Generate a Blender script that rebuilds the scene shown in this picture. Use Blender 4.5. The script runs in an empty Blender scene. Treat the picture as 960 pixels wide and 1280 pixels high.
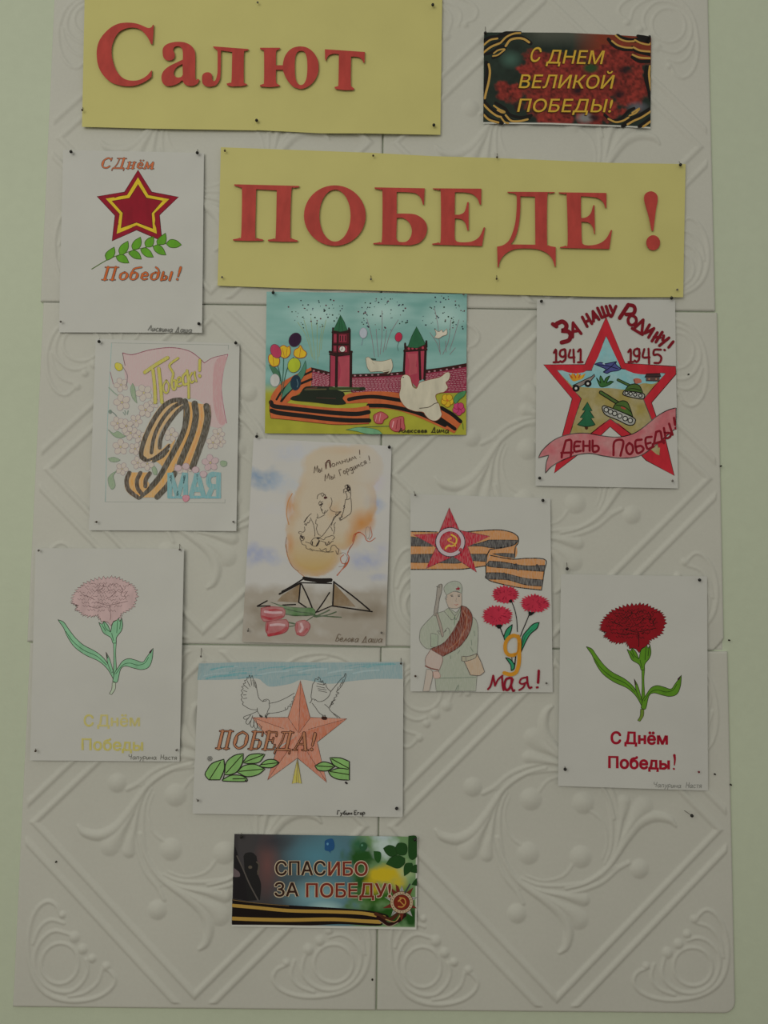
import bpy, math, random
import numpy as np
from mathutils import Matrix, Vector
from mathutils.geometry import delaunay_2d_cdt

C = bpy.context.scene.collection
SC = bpy.context.scene
R8 = random.Random(8)
H0 = 0.86                      # height of the tiled field's bottom edge above the floor

# ------------------------------------------------------------------ camera
# wall frame: X right, U up (from the bottom edge of the tiles), D out of the wall; world = (X, -D, U + H0)
FPX = 980.0
CP = np.array([-0.002, 0.6058, 1.1368]); CE = (0.0772, -0.0075, 0.0089)
def rotm(e):
    a, b, c = e
    ca, sa, cb, sb, cc, sc = math.cos(a), math.sin(a), math.cos(b), math.sin(b), math.cos(c), math.sin(c)
    X = np.array([[1,0,0],[0,ca,-sa],[0,sa,ca]]); Y = np.array([[cb,0,sb],[0,1,0],[-sb,0,cb]]); Z = np.array([[cc,-sc,0],[sc,cc,0],[0,0,1]])
    return Z @ Y @ X
RM = rotm(CE)
cam = bpy.data.cameras.new('camera'); cam.sensor_fit = 'VERTICAL'; cam.sensor_height = 24.0
cam.lens = FPX / 1280.0 * 24.0; cam.clip_start = 0.05; cam.clip_end = 50
co = bpy.data.objects.new('camera', cam); C.objects.link(co); SC.camera = co
W3 = np.array([[1,0,0],[0,0,-1],[0,1,0]], float)          # wall frame -> world
m3 = W3 @ RM
co.matrix_world = Matrix([list(m3[0])+[CP[0]], list(m3[1])+[-CP[2]], list(m3[2])+[CP[1]+H0], [0,0,0,1]])

# ------------------------------------------------------------------ world, window light, exposure
wd = bpy.data.worlds.new('room_light'); SC.world = wd; wd.use_nodes = True
bg = wd.node_tree.nodes['Background']; bg.inputs[0].default_value = (0.97, 0.925, 0.79, 1); bg.inputs[1].default_value = 0.315
def area(name, loc, aim, sx, sy, power, col):
    l = bpy.data.lights.new(name, 'AREA'); l.shape = 'RECTANGLE'; l.size = sx; l.size_y = sy; l.energy = power; l.color = col
    o = bpy.data.objects.new(name, l); C.objects.link(o); o.location = loc
    o.rotation_euler = (Vector(aim) - Vector(loc)).to_track_quat('-Z', 'Y').to_euler(); return o
area('window_light', (-1.05, -2.45, 2.15), (0.2, 0, 1.5), 1.7, 1.5, 17.4, (1.0, 0.95, 0.81))
SC.view_settings.view_transform = 'Standard'; SC.view_settings.look = 'None'
SC.view_settings.exposure = 0.0; SC.view_settings.gamma = 1.0; SC.view_settings.use_curve_mapping = False
SC.render.engine = 'CYCLES'

# ------------------------------------------------------------------ basic helpers
def s2l(c):
    c = np.asarray(c, float); return np.where(c <= 0.04045, c/12.92, ((c+0.055)/1.055)**2.4)
WHITE = s2l(np.array([163, 157, 149])/255.)
def A(h, raw=False):
    """colour as the photograph shows it -> reflectance (white paper = 0.8)"""
    if isinstance(h, str):
        h = h.lstrip('#'); h = np.array([int(h[i:i+2], 16) for i in (0, 2, 4)])/255.
        if raw == 'pencil': h = h*np.array([.96, .93, .90])
        elif not raw:                      # dyes and inks: deeper and warmer than read by eye
            r, g, b = h*255; sat = (max(h)-min(h))/max(max(h), .01); k = min(max((sat-.12)*3, 0), 1)
            h = np.array([max(r-24*min(max((r-max(g, b))/60, 0), 1), 3), max(g-10*k, 3), max(b-24*k*b/(b+30), 3)])/255.
    return np.clip(s2l(h)/WHITE*0.8-.010, 0.004, 0.95)
def P(x, y, d=0.0):
    """pixel(s) of the 960x1280 frame -> point(s) of the wall frame at distance d out of the wall"""
    x = np.asarray(x, float); y = np.asarray(y, float); d = np.broadcast_to(np.asarray(d, float), x.shape)
    v = np.stack([(x-480)/FPX, (640-y)/FPX, -np.ones_like(x)], -1) @ RM.T
    t = (d - CP[2])/v[..., 2]
    return np.stack([CP[0]+v[..., 0]*t, CP[1]+v[..., 1]*t, d], -1)
def wld(p):
    p = np.asarray(p, float); return np.stack([p[..., 0], -p[..., 2], p[..., 1]+H0], -1)
def mesh(name, verts, faces, mat, smooth=False, cols=None, mats=None, fm=None):
    me = bpy.data.meshes.new(name); me.from_pydata([tuple(v) for v in verts], [], [tuple(f) for f in faces])
    for m in (mats or [mat]): me.materials.append(m)
    if fm is not None: me.polygons.foreach_set('material_index', np.asarray(fm, 'i'))
    if smooth: me.polygons.foreach_set('use_smooth', np.ones(len(me.polygons), bool))
    if cols is not None:
        at = me.color_attributes.new('Col', 'FLOAT_COLOR', 'POINT')
        c = np.ones((len(verts), 4), 'f'); c[:, :3] = cols; at.data.foreach_set('color', c.ravel())
    me.update(); return me
def obj(name, me, parent=None, loc=None):
    o = bpy.data.objects.new(name, me); C.objects.link(o)
    if parent is not None: o.parent = parent
    if loc is not None: o.location = loc
    return o
def tag(o, label, cat, group=None):
    o['label'] = label; o['category'] = cat
    if group: o['group'] = group
    return o

# ------------------------------------------------------------------ materials
def mat(name, rough=0.7, color=None, attr=False, medium=None, spec=0.3, bump=0.0, bscale=300):
    m = bpy.data.materials.new(name); m.use_nodes = True; nt = m.node_tree; N = nt.nodes; L = nt.links
    b = N['Principled BSDF']; b.inputs['Roughness'].default_value = rough; b.inputs['Specular IOR Level'].default_value = spec
    tc = N.new('ShaderNodeTexCoord')
    if attr:
        at = N.new('ShaderNodeAttribute'); at.attribute_name = 'Col'; src = at.outputs['Color']
    else:
        rgb = N.new('ShaderNodeRGB'); rgb.outputs[0].default_value = (*color, 1); src = rgb.outputs[0]
    def noise(scale, detail, stretch=(1, 1, 1), rot=(0, 0, 0)):
        mp = N.new('ShaderNodeMapping'); mp.inputs['Scale'].default_value = stretch; mp.inputs['Rotation'].default_value = rot
        n = N.new('ShaderNodeTexNoise'); n.inputs['Scale'].default_value = scale; n.inputs['Detail'].default_value = detail
        L.new(tc.outputs['Object'], mp.inputs[0]); L.new(mp.outputs[0], n.inputs[0]); return n.outputs[0]
    def rng(s, a, b_, c, d):
        r = N.new('ShaderNodeMapRange'); L.new(s, r.inputs[0])
        for i, v in enumerate((a, b_, c, d)): r.inputs[i+1].default_value = v
        return r.outputs[0]
    def mul(src, fac):
        x = N.new('ShaderNodeMix'); x.data_type = 'RGBA'; x.blend_type = 'MULTIPLY'; x.inputs[0].default_value = 1
        L.new(src, x.inputs[6]); L.new(fac, x.inputs[7]); return x.outputs[2]
    def mix(a_rgb, src, fac):
        x = N.new('ShaderNodeMix'); x.data_type = 'RGBA'; L.new(fac, x.inputs[0]); x.inputs[6].default_value = (*a_rgb, 1); L.new(src, x.inputs[7]); return x.outputs[2]
    if medium == 'marker': src = mul(src, rng(noise(90, 3, (1, 1, .35)), .3, .7, .86, 1.1))
    if medium == 'pencil': src = mix((.78, .78, .78), src, rng(noise(900, 3, (1, 1, .16), (0, .7, 0)), .35, .6, .74, 1.0))
    if medium == 'wash': src = mul(mix((.78, .78, .78), src, rng(noise(45, 5), .3, .62, .72, 1.0)), rng(noise(160, 3), .3, .7, .93, 1.06))
    if medium == 'paper': src = mul(src, rng(noise(14, 3), .3, .7, .97, 1.02))
    if medium == 'wall': src = mul(mul(src, rng(noise(2.2, 4), .3, .7, .97, 1.03)), rng(noise(60, 3), .3, .7, .985, 1.015))
    if medium == 'foam': src = mul(mul(src, rng(noise(5, 4), .3, .7, .965, 1.03)), rng(noise(220, 2), .3, .7, .985, 1.01))
    L.new(src, b.inputs['Base Color'])
    if bump:
        bp = N.new('ShaderNodeBump'); bp.inputs['Strength'].default_value = bump; bp.inputs['Distance'].default_value = 0.001
        L.new(noise(bscale, 3), bp.inputs['Height']); L.new(bp.outputs[0], b.inputs['Normal'])
    return m
M = dict(
    paper=mat('white_paper', .75, attr=True, medium='paper', spec=.25, bump=.25, bscale=60),
    gloss=mat('printed_card', .42, attr=True, medium='paper', spec=.35),
    yellow=mat('yellow_paper', .75, color=A('#9f965e', True), medium='paper', spec=.2, bump=.3, bscale=25),
    red=mat('red_letter_face', .6, color=A('#90362f', True), medium='marker', spec=.3),
    rededge=mat('red_letter_edge', .8, color=A('#6a4430')),
    ink=mat('pen_ink', .6, attr=True), marker=mat('felt_marker', .6, attr=True, medium='marker'),
    pencil=mat('colour_pencil', .75, attr=True, medium='pencil', spec=.15), wash=mat('watercolour', .7, attr=True, medium='wash', spec=.2),
    printm=mat('print_ink', .42, attr=True, spec=.35),
    foam=mat('polystyrene', .62, color=A('#9b978c', True), medium='foam', spec=.3, bump=.12, bscale=180),
    wall=mat('pale_green_paint', .8, color=A('#989b86', True), medium='wall', spec=.2, bump=.35, bscale=120),
    steel=mat('pin_steel', .3, color=(.25, .24, .22), spec=.6), hole=mat('old_nail', .7, color=(.03, .028, .02)),
)
M['steel'].node_tree.nodes['Principled BSDF'].inputs['Metallic'].default_value = .8
PINM = {}
def pinmat(c):
    if c not in PINM: PINM[c] = mat('pin_head_'+c, .3, color={'black': (.006, .006, .006), 'grey': (.16, .15, .14), 'brown': (.06, .035, .02), 'red': (.22, .02, .04), 'green': (.02, .05, .035)}[c], spec=.5)
    return PINM[c]

# ------------------------------------------------------------------ the wall
def box(x0, x1, d0, d1, u0, u1):
    v = [(x, -d, u) for x in (x0, x1) for d in (d0, d1) for u in (u0, u1)]
    return v, [(0,1,3,2), (4,6,7,5), (0,4,5,1), (2,3,7,6), (0,2,6,4), (1,5,7,3)]
v, f = box(-2.6, 2.6, -.12, 0, 0, 2.75)
w = obj('wall_back', mesh('wall_back', v, f, M['wall'])); w['kind'] = 'structure'
M['floor'] = mat('added_floor_linoleum', .5, color=(.16, .11, .07), medium='wall')
v, f = box(-2.6, 2.6, 0, 3.6, -.05, 0)
w = obj('floor', mesh('floor', v, f, M['floor'])); w['kind'] = 'structure'  # floor out of view, added so less light reaches the lower wall

# ------------------------------------------------------------------ embossed polystyrene tiles
TN = 320
def relief(n):
    """height (m) of the embossing on an n x n grid; u right, v down, both -0.5..0.5"""
    g = np.linspace(-.5, .5, n); U, V = np.meshgrid(g, g)
    h = np.zeros((n, n))
    def cap(p, q, r0, r1, hh):
        x0 = min(p[0], q[0])-max(r0, r1); x1 = max(p[0], q[0])+max(r0, r1); y0 = min(p[1], q[1])-max(r0, r1); y1 = max(p[1], q[1])+max(r0, r1)
        i0, i1 = np.searchsorted(g, [y0, y1]); j0, j1 = np.searchsorted(g, [x0, x1])
        if i0 >= i1 or j0 >= j1: return
        u = U[i0:i1, j0:j1]; v_ = V[i0:i1, j0:j1]; dx, dy = q[0]-p[0], q[1]-p[1]; L2 = dx*dx+dy*dy+1e-12
        t = np.clip(((u-p[0])*dx+(v_-p[1])*dy)/L2, 0, 1)
        d = np.hypot(u-p[0]-t*dx, v_-p[1]-t*dy); r = r0+(r1-r0)*t
        k = np.clip(1-(d/r)**2, 0, 1); hh_ = hh*np.minimum(1, (r/.012)**.7)*(k**1.15)*1.12
        h[i0:i1, j0:j1] = np.maximum(h[i0:i1, j0:j1], hh_)
    for rr in (.463, .535):                                  # the two diamond mouldings
        d = np.abs(np.abs(U)+np.abs(V)-rr)/math.sqrt(2); k = np.clip(1-(d/.0105)**2, 0, 1)
        edge = np.clip((.487-np.maximum(np.abs(U), np.abs(V)))/.006, 0, 1)
        h = np.maximum(h, .0037*k**1.1*edge)
    CX, CY, S = 790, 301, 3.2*451
    def S_(pts, hh):
        p = [((a-CX)/S, (b-CY)/S, c/S) for a, b, c in pts]
        q = catmull(p, 4)
        for rot in range(4):
            for (a, b) in zip(q[:-1], q[1:]): cap(a[:2], b[:2], a[2], b[2], hh)
            q = [(-y, x, c) for x, y, c in q]
    # scrolls round the centre
    S_([(300,314,8),(326,340,18),(388,350,24),(450,322,24),(500,262,20),(540,200,16),(575,150,13),(620,112,12),(680,80,11),(750,62,9)], .0042)
    S_([(430,392,42),(452,366,34),(482,320,18),(522,250,10),(560,180,6)], .0042)
    S_([(508,412,28),(514,380,24),(524,330,14),(540,240,8),(565,180,5)], .0040)
    S_([(640,545,7),(590,470,8),(568,380,9),(560,300,9),(566,220,8),(590,160,6)], .0028)
    S_([(492,166,11),(540,140,12),(600,90,12),(680,56,11),(755,40,8)], .0030)
    S_([(676,402,46),(677,403,46)], .0052); S_([(630,640,40),(631,641,40)], .0052)
    S_([(650,372,9),(600,330,8),(580,250,6),(600,180,5)], .0022)
    # shells in the corners
    ring = [(250+74*math.cos(a), 852+78*math.sin(a), 9) for a in np.linspace(0, 2*math.pi, 25)]
    S_(ring, .0030)
    S_([(290,742,8),(225,726,9),(178,755,10),(150,810,10),(152,872,10),(185,928,10),(240,958,10),(300,958,10),(345,920,9),(362,875,9),(352,835,8)], .0032)
    S_([(258,696,8),(205,684,9),(163,715,9),(140,775,9)], .003); S_([(420,872,8),(402,925,9),(350,965,9),(290,978,9)], .003)
    S_([(240,660,8),(224,626,9),(188,612,10),(150,640,10),(126,700,10),(120,780,10),(138,880,11),(180,950,12),(240,985,12),(320,996,11),(400,982,10),(455,948,10),(472,910,9),(448,878,9),(428,872,8)], .0034)
    for a, b, r in ((302,750,24),(337,796,22),(376,832,18),(434,862,18),(250,664,16)): S_([(a,b,r),(a+1,b,r)], .0036)
    return U, V, h
def catmull(p, n, closed=False):
    p = [np.array(a, float) for a in p]; out = []; m = len(p)
    rngs = range(m if closed else m-1)
    for i in rngs:
        p1, p2 = p[i], p[(i+1) % m]; p0 = p[(i-1) % m] if (closed or i > 0) else p1; p3 = p[(i+2) % m] if (closed or i < m-2) else p2
        for k in range(n):
            t = k/n; out.append(.5*((2*p1)+(-p0+p2)*t+(2*p0-5*p1+4*p2-p3)*t*t+(-p0+3*p1-3*p2+p3)*t**3))
    if not closed: out.append(p[-1])
    return out
RU, RV, RH = relief(TN+1)
THICK = 0.0055; TS = 0.4985
def tile_mesh(name, kind):
    n = TN+1; e = np.minimum(.5-np.abs(RU), .5-np.abs(RV))*TS
    z = THICK+RH*.66-np.clip(1-e/.0022, 0, 1)**2*.0018
    X = RU*TS; Z = -RV*TS
    if kind == 'rounded':                                   # rounded corner bottom right
        r = .016; cx, cz = TS/2-r, -TS/2+r; m = (X > cx) & (Z < cz); d = np.hypot(X-cx, Z-cz)+1e-9
        mx = np.maximum(np.abs(X-cx), np.abs(Z-cz)); k = np.where(m, mx/d, 1); X = np.where(m, cx+(X-cx)*k, X); Z = np.where(m, cz+(Z-cz)*k, Z)
    if kind == 'chipped':                                   # broken corner bottom right
        m = (X > TS/2-.016) & (Z < -TS/2+.018); s = (X-(TS/2-.016))/.016+((-TS/2+.018)-Z)/.018
        dep = np.clip((s-1)*.03+.0012*np.sin(X*900)*np.cos(Z*700), 0, .0042); z = np.where(m, z-dep, z)
    V = np.stack([X, -z, Z], -1).reshape(-1, 3)
    i = np.arange(n*n).reshape(n, n)
    F = np.stack([i[:-1, :-1], i[1:, :-1], i[1:, 1:], i[:-1, 1:]], -1).reshape(-1, 4)
    b = np.concatenate([i[0, :-1], i[:-1, -1], i[-1, :0:-1], i[:0:-1, 0]])
    vb = V[b].copy(); vb[:, 1] = 0; k = len(b); base = len(V)+np.arange(k)
    side = np.stack([b, np.roll(b, -1), np.roll(base, -1), base], -1)
    me = bpy.data.meshes.new(name); Vn = np.vstack([V, vb]); Fn = np.vstack([F, side])
    me.vertices.add(len(Vn)); me.vertices.foreach_set('co', Vn.astype('f').ravel())
    me.loops.add(Fn.size); me.loops.foreach_set('vertex_index', Fn.astype('i').ravel())
    me.polygons.add(len(Fn)); me.polygons.foreach_set('loop_start', (np.arange(len(Fn))*4).astype('i')); me.polygons.foreach_set('loop_total', np.full(len(Fn), 4, 'i'))
    sm = np.ones(len(Fn), bool); sm[len(F):] = False; me.polygons.foreach_set('use_smooth', sm)
    me.materials.append(M['foam']); me.update(calc_edges=True); me.validate(); return me
TM = {k: tile_mesh('embossed_tile', k) for k in ('plain', 'rounded', 'chipped')}
GX = {0: (19.5, 471.5, 919.5), 1: (33, 475, 910.5), 2: (54, 477, 892.5), 3: (64.5, 480, 887.5)}
GY = {0: (1259, 1264, 1267), 1: (803, 808.3, 814), 2: (377, 384, 390), 3: (-24, -19, -14)}
pos = {0: 'bottom', 1: 'middle', 2: 'top'}
tw = None
for r in range(3):
    for c in range(2):
        q = [P(GX[r+a][c+b], GY[r+a][c+b], .004) for a in (0, 1) for b in (0, 1)]     # bl br tl tr
        ce = sum(q)/4; wx = np.linalg.norm((q[1]+q[3]-q[0]-q[2])/2); hy = np.linalg.norm((q[2]+q[3]-q[0]-q[1])/2)
        an = math.atan2(*((q[1]+q[3]-q[0]-q[2])[[1, 0]]))
        kind = 'rounded' if (r, c) == (0, 1) else 'chipped' if (r, c) == (1, 1) else 'plain'
        o = obj('foam_tile', TM[kind], loc=tuple(wld(np.array([ce[0], ce[1], 0]))))
        o.rotation_euler = (0, -an, 0); o.scale = ((wx-.0016)/TS, 1, (hy-.0016)/TS)
        tag(o, {(0,0): 'cream embossed foam tile at the bottom left, below the pink carnation drawing',
                (0,1): 'cream embossed foam tile at the bottom right with one rounded corner and a lone pin',
                (1,0): 'cream embossed foam tile in the middle row on the left, behind the flame drawing',
                (1,1): 'cream embossed foam tile in the middle row on the right with a broken corner',
                (2,0): 'cream embossed foam tile in the top row on the left, behind the first yellow banner',
                (2,1): 'cream embossed foam tile in the top row, right, behind the dark red card'}[(r, c)], 'wall tile', 'embossed foam tiles on the wall')

# ------------------------------------------------------------------ drawing tools
def parse(s):
    """'x,y x,yc' -> points with corner flags; '/' parts strokes"""
    out = []
    for st in s.split('/'):
        p = []
        for t in st.split():
            c = t.endswith('c'); t = t.rstrip('c'); a, b = t.split(','); p.append((float(a), float(b), c))
        out.append(p)
    return out
def smooth(p, closed, n=5):
    m = len(p)
    if m < 3: return [np.array(a[:2]) for a in p]
    q = [np.array(a[:2], float) for a in p]; out = []
    for i in range(m if closed else m-1):
        j = (i+1) % m; p1, p2 = q[i], q[j]
        if p[i][2] and p[j][2]:
            out.append(p1); continue
        t1 = (q[j]-q[i-1])/2 if (closed or i > 0) and not p[i][2] else (p2-p1)
        t2 = (q[(j+1) % m]-q[i])/2 if (closed or j < m-1) and not p[j][2] else (p2-p1)
        for k in range(n):
            t = k/n; a = 2*t**3-3*t*t+1; b = t**3-2*t*t+t; c = -2*t**3+3*t*t; d = t**3-t*t
            out.append(a*p1+b*t1+c*p2+d*t2)
    if not closed: out.append(q[-1])
    return out
def inside(pt, loops):
    x = pt[:, 0][:, None]; y = pt[:, 1][:, None]; r = np.zeros(len(pt), bool)
    for lp in loops:
        a = np.asarray(lp); b = np.roll(a, -1, 0)
        with np.errstate(divide='ignore', invalid='ignore'):
            k = ((a[:, 1] > y) != (b[:, 1] > y)) & (x < (b[:, 0]-a[:, 0])*(y-a[:, 1])/(b[:, 1]-a[:, 1])+a[:, 0])
        r ^= (k.sum(1) % 2).astype(bool)
    return r
def triang(loops, step=None):
    vs = []; es = []
    for lp in loops:
        k = len(vs); n = len(lp); vs += [Vector((float(a[0]), float(a[1]))) for a in lp]; es += [(k+i, k+(i+1) % n) for i in range(n)]
    if step:
        allp = np.array([tuple(a) for a in vs]); lo = allp.min(0); hi = allp.max(0)
        if max(hi-lo) > step*1.5:
            gx, gy = np.meshgrid(np.arange(lo[0]+step*.5, hi[0], step), np.arange(lo[1]+step*.5, hi[1], step)); g = np.stack([gx.ravel(), gy.ravel()], -1)
            g = g[inside(g, loops)]; vs += [Vector((float(a), float(b))) for a, b in g]
    r = delaunay_2d_cdt(vs, es, [], 0, 1e-5)
    V = np.array([tuple(a) for a in r[0]]); F = np.array([f_ for f_ in r[2] if len(f_) == 3])
    if len(F) == 0: return V, F
    return V, F[inside(V[F].mean(1), loops)]

def vnoise(x, y, s, seed=0):
    rs = np.random.RandomState(seed); g = rs.rand(64, 64); x = x/s+seed*3.1; y = y/s+seed*1.7
    i = np.floor(x).astype(int); j = np.floor(y).astype(int); fx = x-i; fy = y-j; fx = fx*fx*(3-2*fx); fy = fy*fy*(3-2*fy)
    a = g[i % 64, j % 64]; b = g[(i+1) % 64, j % 64]; c = g[i % 64, (j+1) % 64]; d = g[(i+1) % 64, (j+1) % 64]
    return (a*(1-fx)+b*fx)*(1-fy)+(c*(1-fx)+d*fx)*fy
def fbm(x, y, s, seed=0, o=3):
    return sum(vnoise(x, y, s/2**k, seed+k)*.5**k for k in range(o))/sum(.5**k for k in range(o))

class Sheet:
    """one sheet of paper pinned to the tiles: quad in frame pixels tl,tr,br,bl; lift(u,v) = extra distance (m) from the wall"""
    def __init__(s, name, label, cat, quad, lift=None, colour=None, mat_='paper', step=3.0, d0=.0102, group=None, part='sheet', bend=None, rc=0, parent=None):
        s.q = np.array(quad, float); s.lift = lift or (lambda u, v: 0*u); s.d0 = d0; s.bend = bend
        q = s.q; cx = q.mean(0); s.org = wld(P(q[3][0], q[3][1], 0))
        if parent is None:
            s.root = bpy.data.objects.new(name, None); C.objects.link(s.root); s.root.location = s.org; s.root.empty_display_size = .02
            tag(s.root, label, cat, group)
        else: s.root = parent.root; s.org = parent.org
        w_ = np.hypot(*(q[1]-q[0])); h_ = np.hypot(*(q[3]-q[0])); nx = int(w_/step)+2; ny = int(h_/step)+2
        u, v = np.meshgrid(np.linspace(0, 1, nx), np.linspace(0, 1, ny)); x, y = s.uv2px(u, v)
        if bend: x, y = bend(u, v, x, y)
        cut = np.zeros_like(u)
        d = s.d0+s.lift(u, v)
        if colour is not None: c = colour(x, y, u, v)
        else: c = np.broadcast_to(A('#9f9991'), u.shape+(3,))
        f_ = wld(P(x, y, d))-s.org; b_ = wld(P(x, y, d-.00028))-s.org
        n = u.size; i = np.arange(n).reshape(ny, nx)
        F = np.stack([i[:-1, :-1], i[1:, :-1], i[1:, 1:], i[:-1, 1:]], -1).reshape(-1, 4)
        bd = np.concatenate([i[0, :-1], i[:-1, -1], i[-1, :0:-1], i[:0:-1, 0]])
        kb = len(bd); r0 = 2*n+np.arange(kb); side = np.stack([r0, np.roll(r0, -1), np.roll(r0, -1)+kb, r0+kb], -1)
        Fa = np.vstack([F, (F+n)[:, ::-1], side]); cc = np.vstack([c.reshape(-1, 3), np.tile(A('#9f9991'), (n, 1)), np.tile(A('#9f9991'), (2*kb, 1))]); fr = f_.reshape(-1, 3); bk = b_.reshape(-1, 3)
        s.sheet = obj(part, mesh(part, np.vstack([fr, bk, fr[bd], bk[bd]]), Fa, M[mat_], True, cc), s.root)
        sm_ = np.zeros(len(Fa), bool); sm_[:len(F)] = True; s.sheet.data.polygons.foreach_set('use_smooth', sm_)
        s.ox = s.oy = 0.; s.sc = 1.; s.lay = .00010; s.cur = None; s.held = False; s.clipbox = None
    def uv2px(s, u, v):
        q = s.q; r = [(1-u)*(1-v)*q[0][k]+u*(1-v)*q[1][k]+u*v*q[2][k]+(1-u)*v*q[3][k] for k in (0, 1)]; return r[0], r[1]
    def px2uv(s, x, y):
        q = s.q; u = (x-q[0][0])/(q[1][0]-q[0][0]); v = (y-q[0][1])/(q[3][1]-q[0][1])
        for _ in range(6):
            X, Y = s.uv2px(u, v); a = (1-v)*(q[1][0]-q[0][0])+v*(q[2][0]-q[3][0]); b = (1-u)*(q[3][0]-q[0][0])+u*(q[2][0]-q[1][0])
            c = (1-v)*(q[1][1]-q[0][1])+v*(q[2][1]-q[3][1]); d = (1-u)*(q[3][1]-q[0][1])+u*(q[2][1]-q[1][1]); D = a*d-b*c
            u = u+(d*(x-X)-b*(y-Y))/D; v = v+(-c*(x-X)+a*(y-Y))/D
        return u, v
    def dist(s, x, y):
        u, v = s.px2uv(x, y); return s.d0+s.lift(np.clip(u, 0, 1), np.clip(v, 0, 1))
    def cs(s, ox, oy, sc): s.ox, s.oy, s.sc = ox, oy, sc; return s
    def part(s, name, medium='marker', label=None):
        s.end(); s.cur = dict(name=name, m=medium, V=[], F=[], C=[], n=0, label=label); return s
    def end(s):
        c = s.cur; s.cur = None
        if not c or not c['V']: return
        o = obj(c['name'], mesh(c['name'], np.vstack(c['V']), np.vstack(c['F']), M[c['m']], False, np.vstack(c['C'])), s.root)
        if c['label']: o['label'] = c['label']
        if c.get('stuff'): o['kind'] = 'stuff'
    def hold(s, on=True):
        s.held = on; s.lay += .000012; return s
    def put(s, px, F, col):
        """px already in frame pixels"""
        if len(F) == 0: return
        if s.clipbox is not None:
            x0, y0, x1, y1 = s.clipbox; px = np.clip(px, [x0, y0], [x1, y1])
        if not s.held: s.lay += .000007
        x, y = px[:, 0], px[:, 1]; W_ = wld(P(x, y, s.dist(x, y)+s.lay))-s.org; c = s.cur
        col = A(col, c['m'] == 'pencil' and 'pencil') if isinstance(col, str) else col
        c['V'].append(W_); c['F'].append(np.asarray(F)+c['n']); c['n'] += len(W_); c['C'].append(np.broadcast_to(col, (len(W_), 3)))
    def T(s, p): return np.array([s.ox, s.oy])+np.asarray(p, float)/s.sc
    def f(s, pts, col, sm=True, out=None, ow=.7):
        loops = [smooth(l, True) if sm else [np.array(a[:2]) for a in l] for l in parse(pts)]
        s.floops([s.T(l) for l in loops], col)
        if out: 
            for l in loops: s.line(s.T(l), ow, out, True)
        return s
    def floops(s, loops, col):
        V, F = triang([list(l) for l in loops], 9.0)
        if len(F): s.put(V, F[:, :3], col)
    def s(s, pts, w, col, sm=True, closed=False, w1=None):
        for l in parse(pts):
            q = smooth(l, closed) if sm else [np.array(a[:2]) for a in l]; s.line(s.T(q), w, col, closed, w1)
        return s
    def line(s, q, w, col, closed=False, w1=None):
        q = np.asarray(q, float)
        if closed: q = np.vstack([q, q[:1]])
        k = np.r_[True, np.hypot(*np.diff(q, axis=0).T) > 1e-4]; q = q[k]
        if len(q) < 2: q = np.vstack([q[0], q[0]+[.01, 0]])
        if len(q) == 2:
            n = int(np.hypot(*(q[1]-q[0]))/8)+2; q = q[0]+(q[1]-q[0])*np.linspace(0, 1, n)[:, None]
        t = np.gradient(q, axis=0)
        if closed: t[0] = t[-1] = q[1]-q[-2]
        t /= np.hypot(t[:, 0], t[:, 1])[:, None]+1e-9; nr = np.stack([-t[:, 1], t[:, 0]], -1)
        ww = np.linspace(w, w if w1 is None else w1, len(q))[:, None]/2
        a = q+nr*ww; b = q-nr*ww; n = len(q); V = [a, b]; F = []
        for i in range(n-1): F += [(i, i+1, n+i+1), (i, n+i+1, n+i)]
        m = 2*n
        if not closed and w > 1.2:
            for (c0, tt, r, ia, ib) in ((q[0], -t[0], ww[0, 0], n, 0), (q[-1], t[-1], ww[-1, 0], n-1, 2*n-1)):
                nn = np.array([-tt[1], tt[0]]); arc = [c0+r*(tt*math.cos(g)+nn*math.sin(g)) for g in (-.9, -.3, .3, .9)]
                V.append(np.array(arc)); F += [(ib, m, ia), (m, m+1, ia), (m+1, m+2, ia), (m+2, m+3, ia)]; m += 4
        s.put(np.vstack(V), np.array(F), col)
    def e(s, cx, cy, rx, ry, col, out=None, ow=.7, ang=0, n=20):
        a = np.linspace(0, 2*math.pi, n, endpoint=False); x = rx*np.cos(a); y = ry*np.sin(a); ca, sa = math.cos(ang), math.sin(ang)
        l = s.T(np.stack([cx+x*ca-y*sa, cy+x*sa+y*ca], -1))
        if col is not None: s.floops([l], col)
        if out: s.line(l, ow, out, True)
        return s
    def glyph(s, txt, x0, y0, x1, h, col, shear=0., bold=0., y1=None, cap='П'):
        """sans text from Blender's own font: baseline (x0,y0)-(x1,y1) and cap height h in the current frame"""
        V, F, LP = fontmesh(txt, 0); V = V.copy(); vx0 = V[:, 0].min(); ch = capheight(); w_ = V[:, 0].max()-V[:, 0].min(); V[:, 0] -= V[:, 0].min()
        y1 = y0 if y1 is None else y1; L = x1-x0-shear*h
        px = x0+V[:, 0]/w_*L+V[:, 1]/ch*h*shear; py = y0+(y1-y0)*V[:, 0]/w_-V[:, 1]/ch*h
        q = np.stack([px, py], -1)
        s.put(s.T(q), F, col)
        if bold:
            for lp in LP:
                lx = lp[:, 0]-vx0; ly = lp[:, 1]
                s.line(s.T(np.stack([x0+lx/w_*L+ly/ch*h*shear, y0+(y1-y0)*lx/w_-ly/ch*h], -1)), 2*bold*h/s.sc, col, True)
        return s
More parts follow.
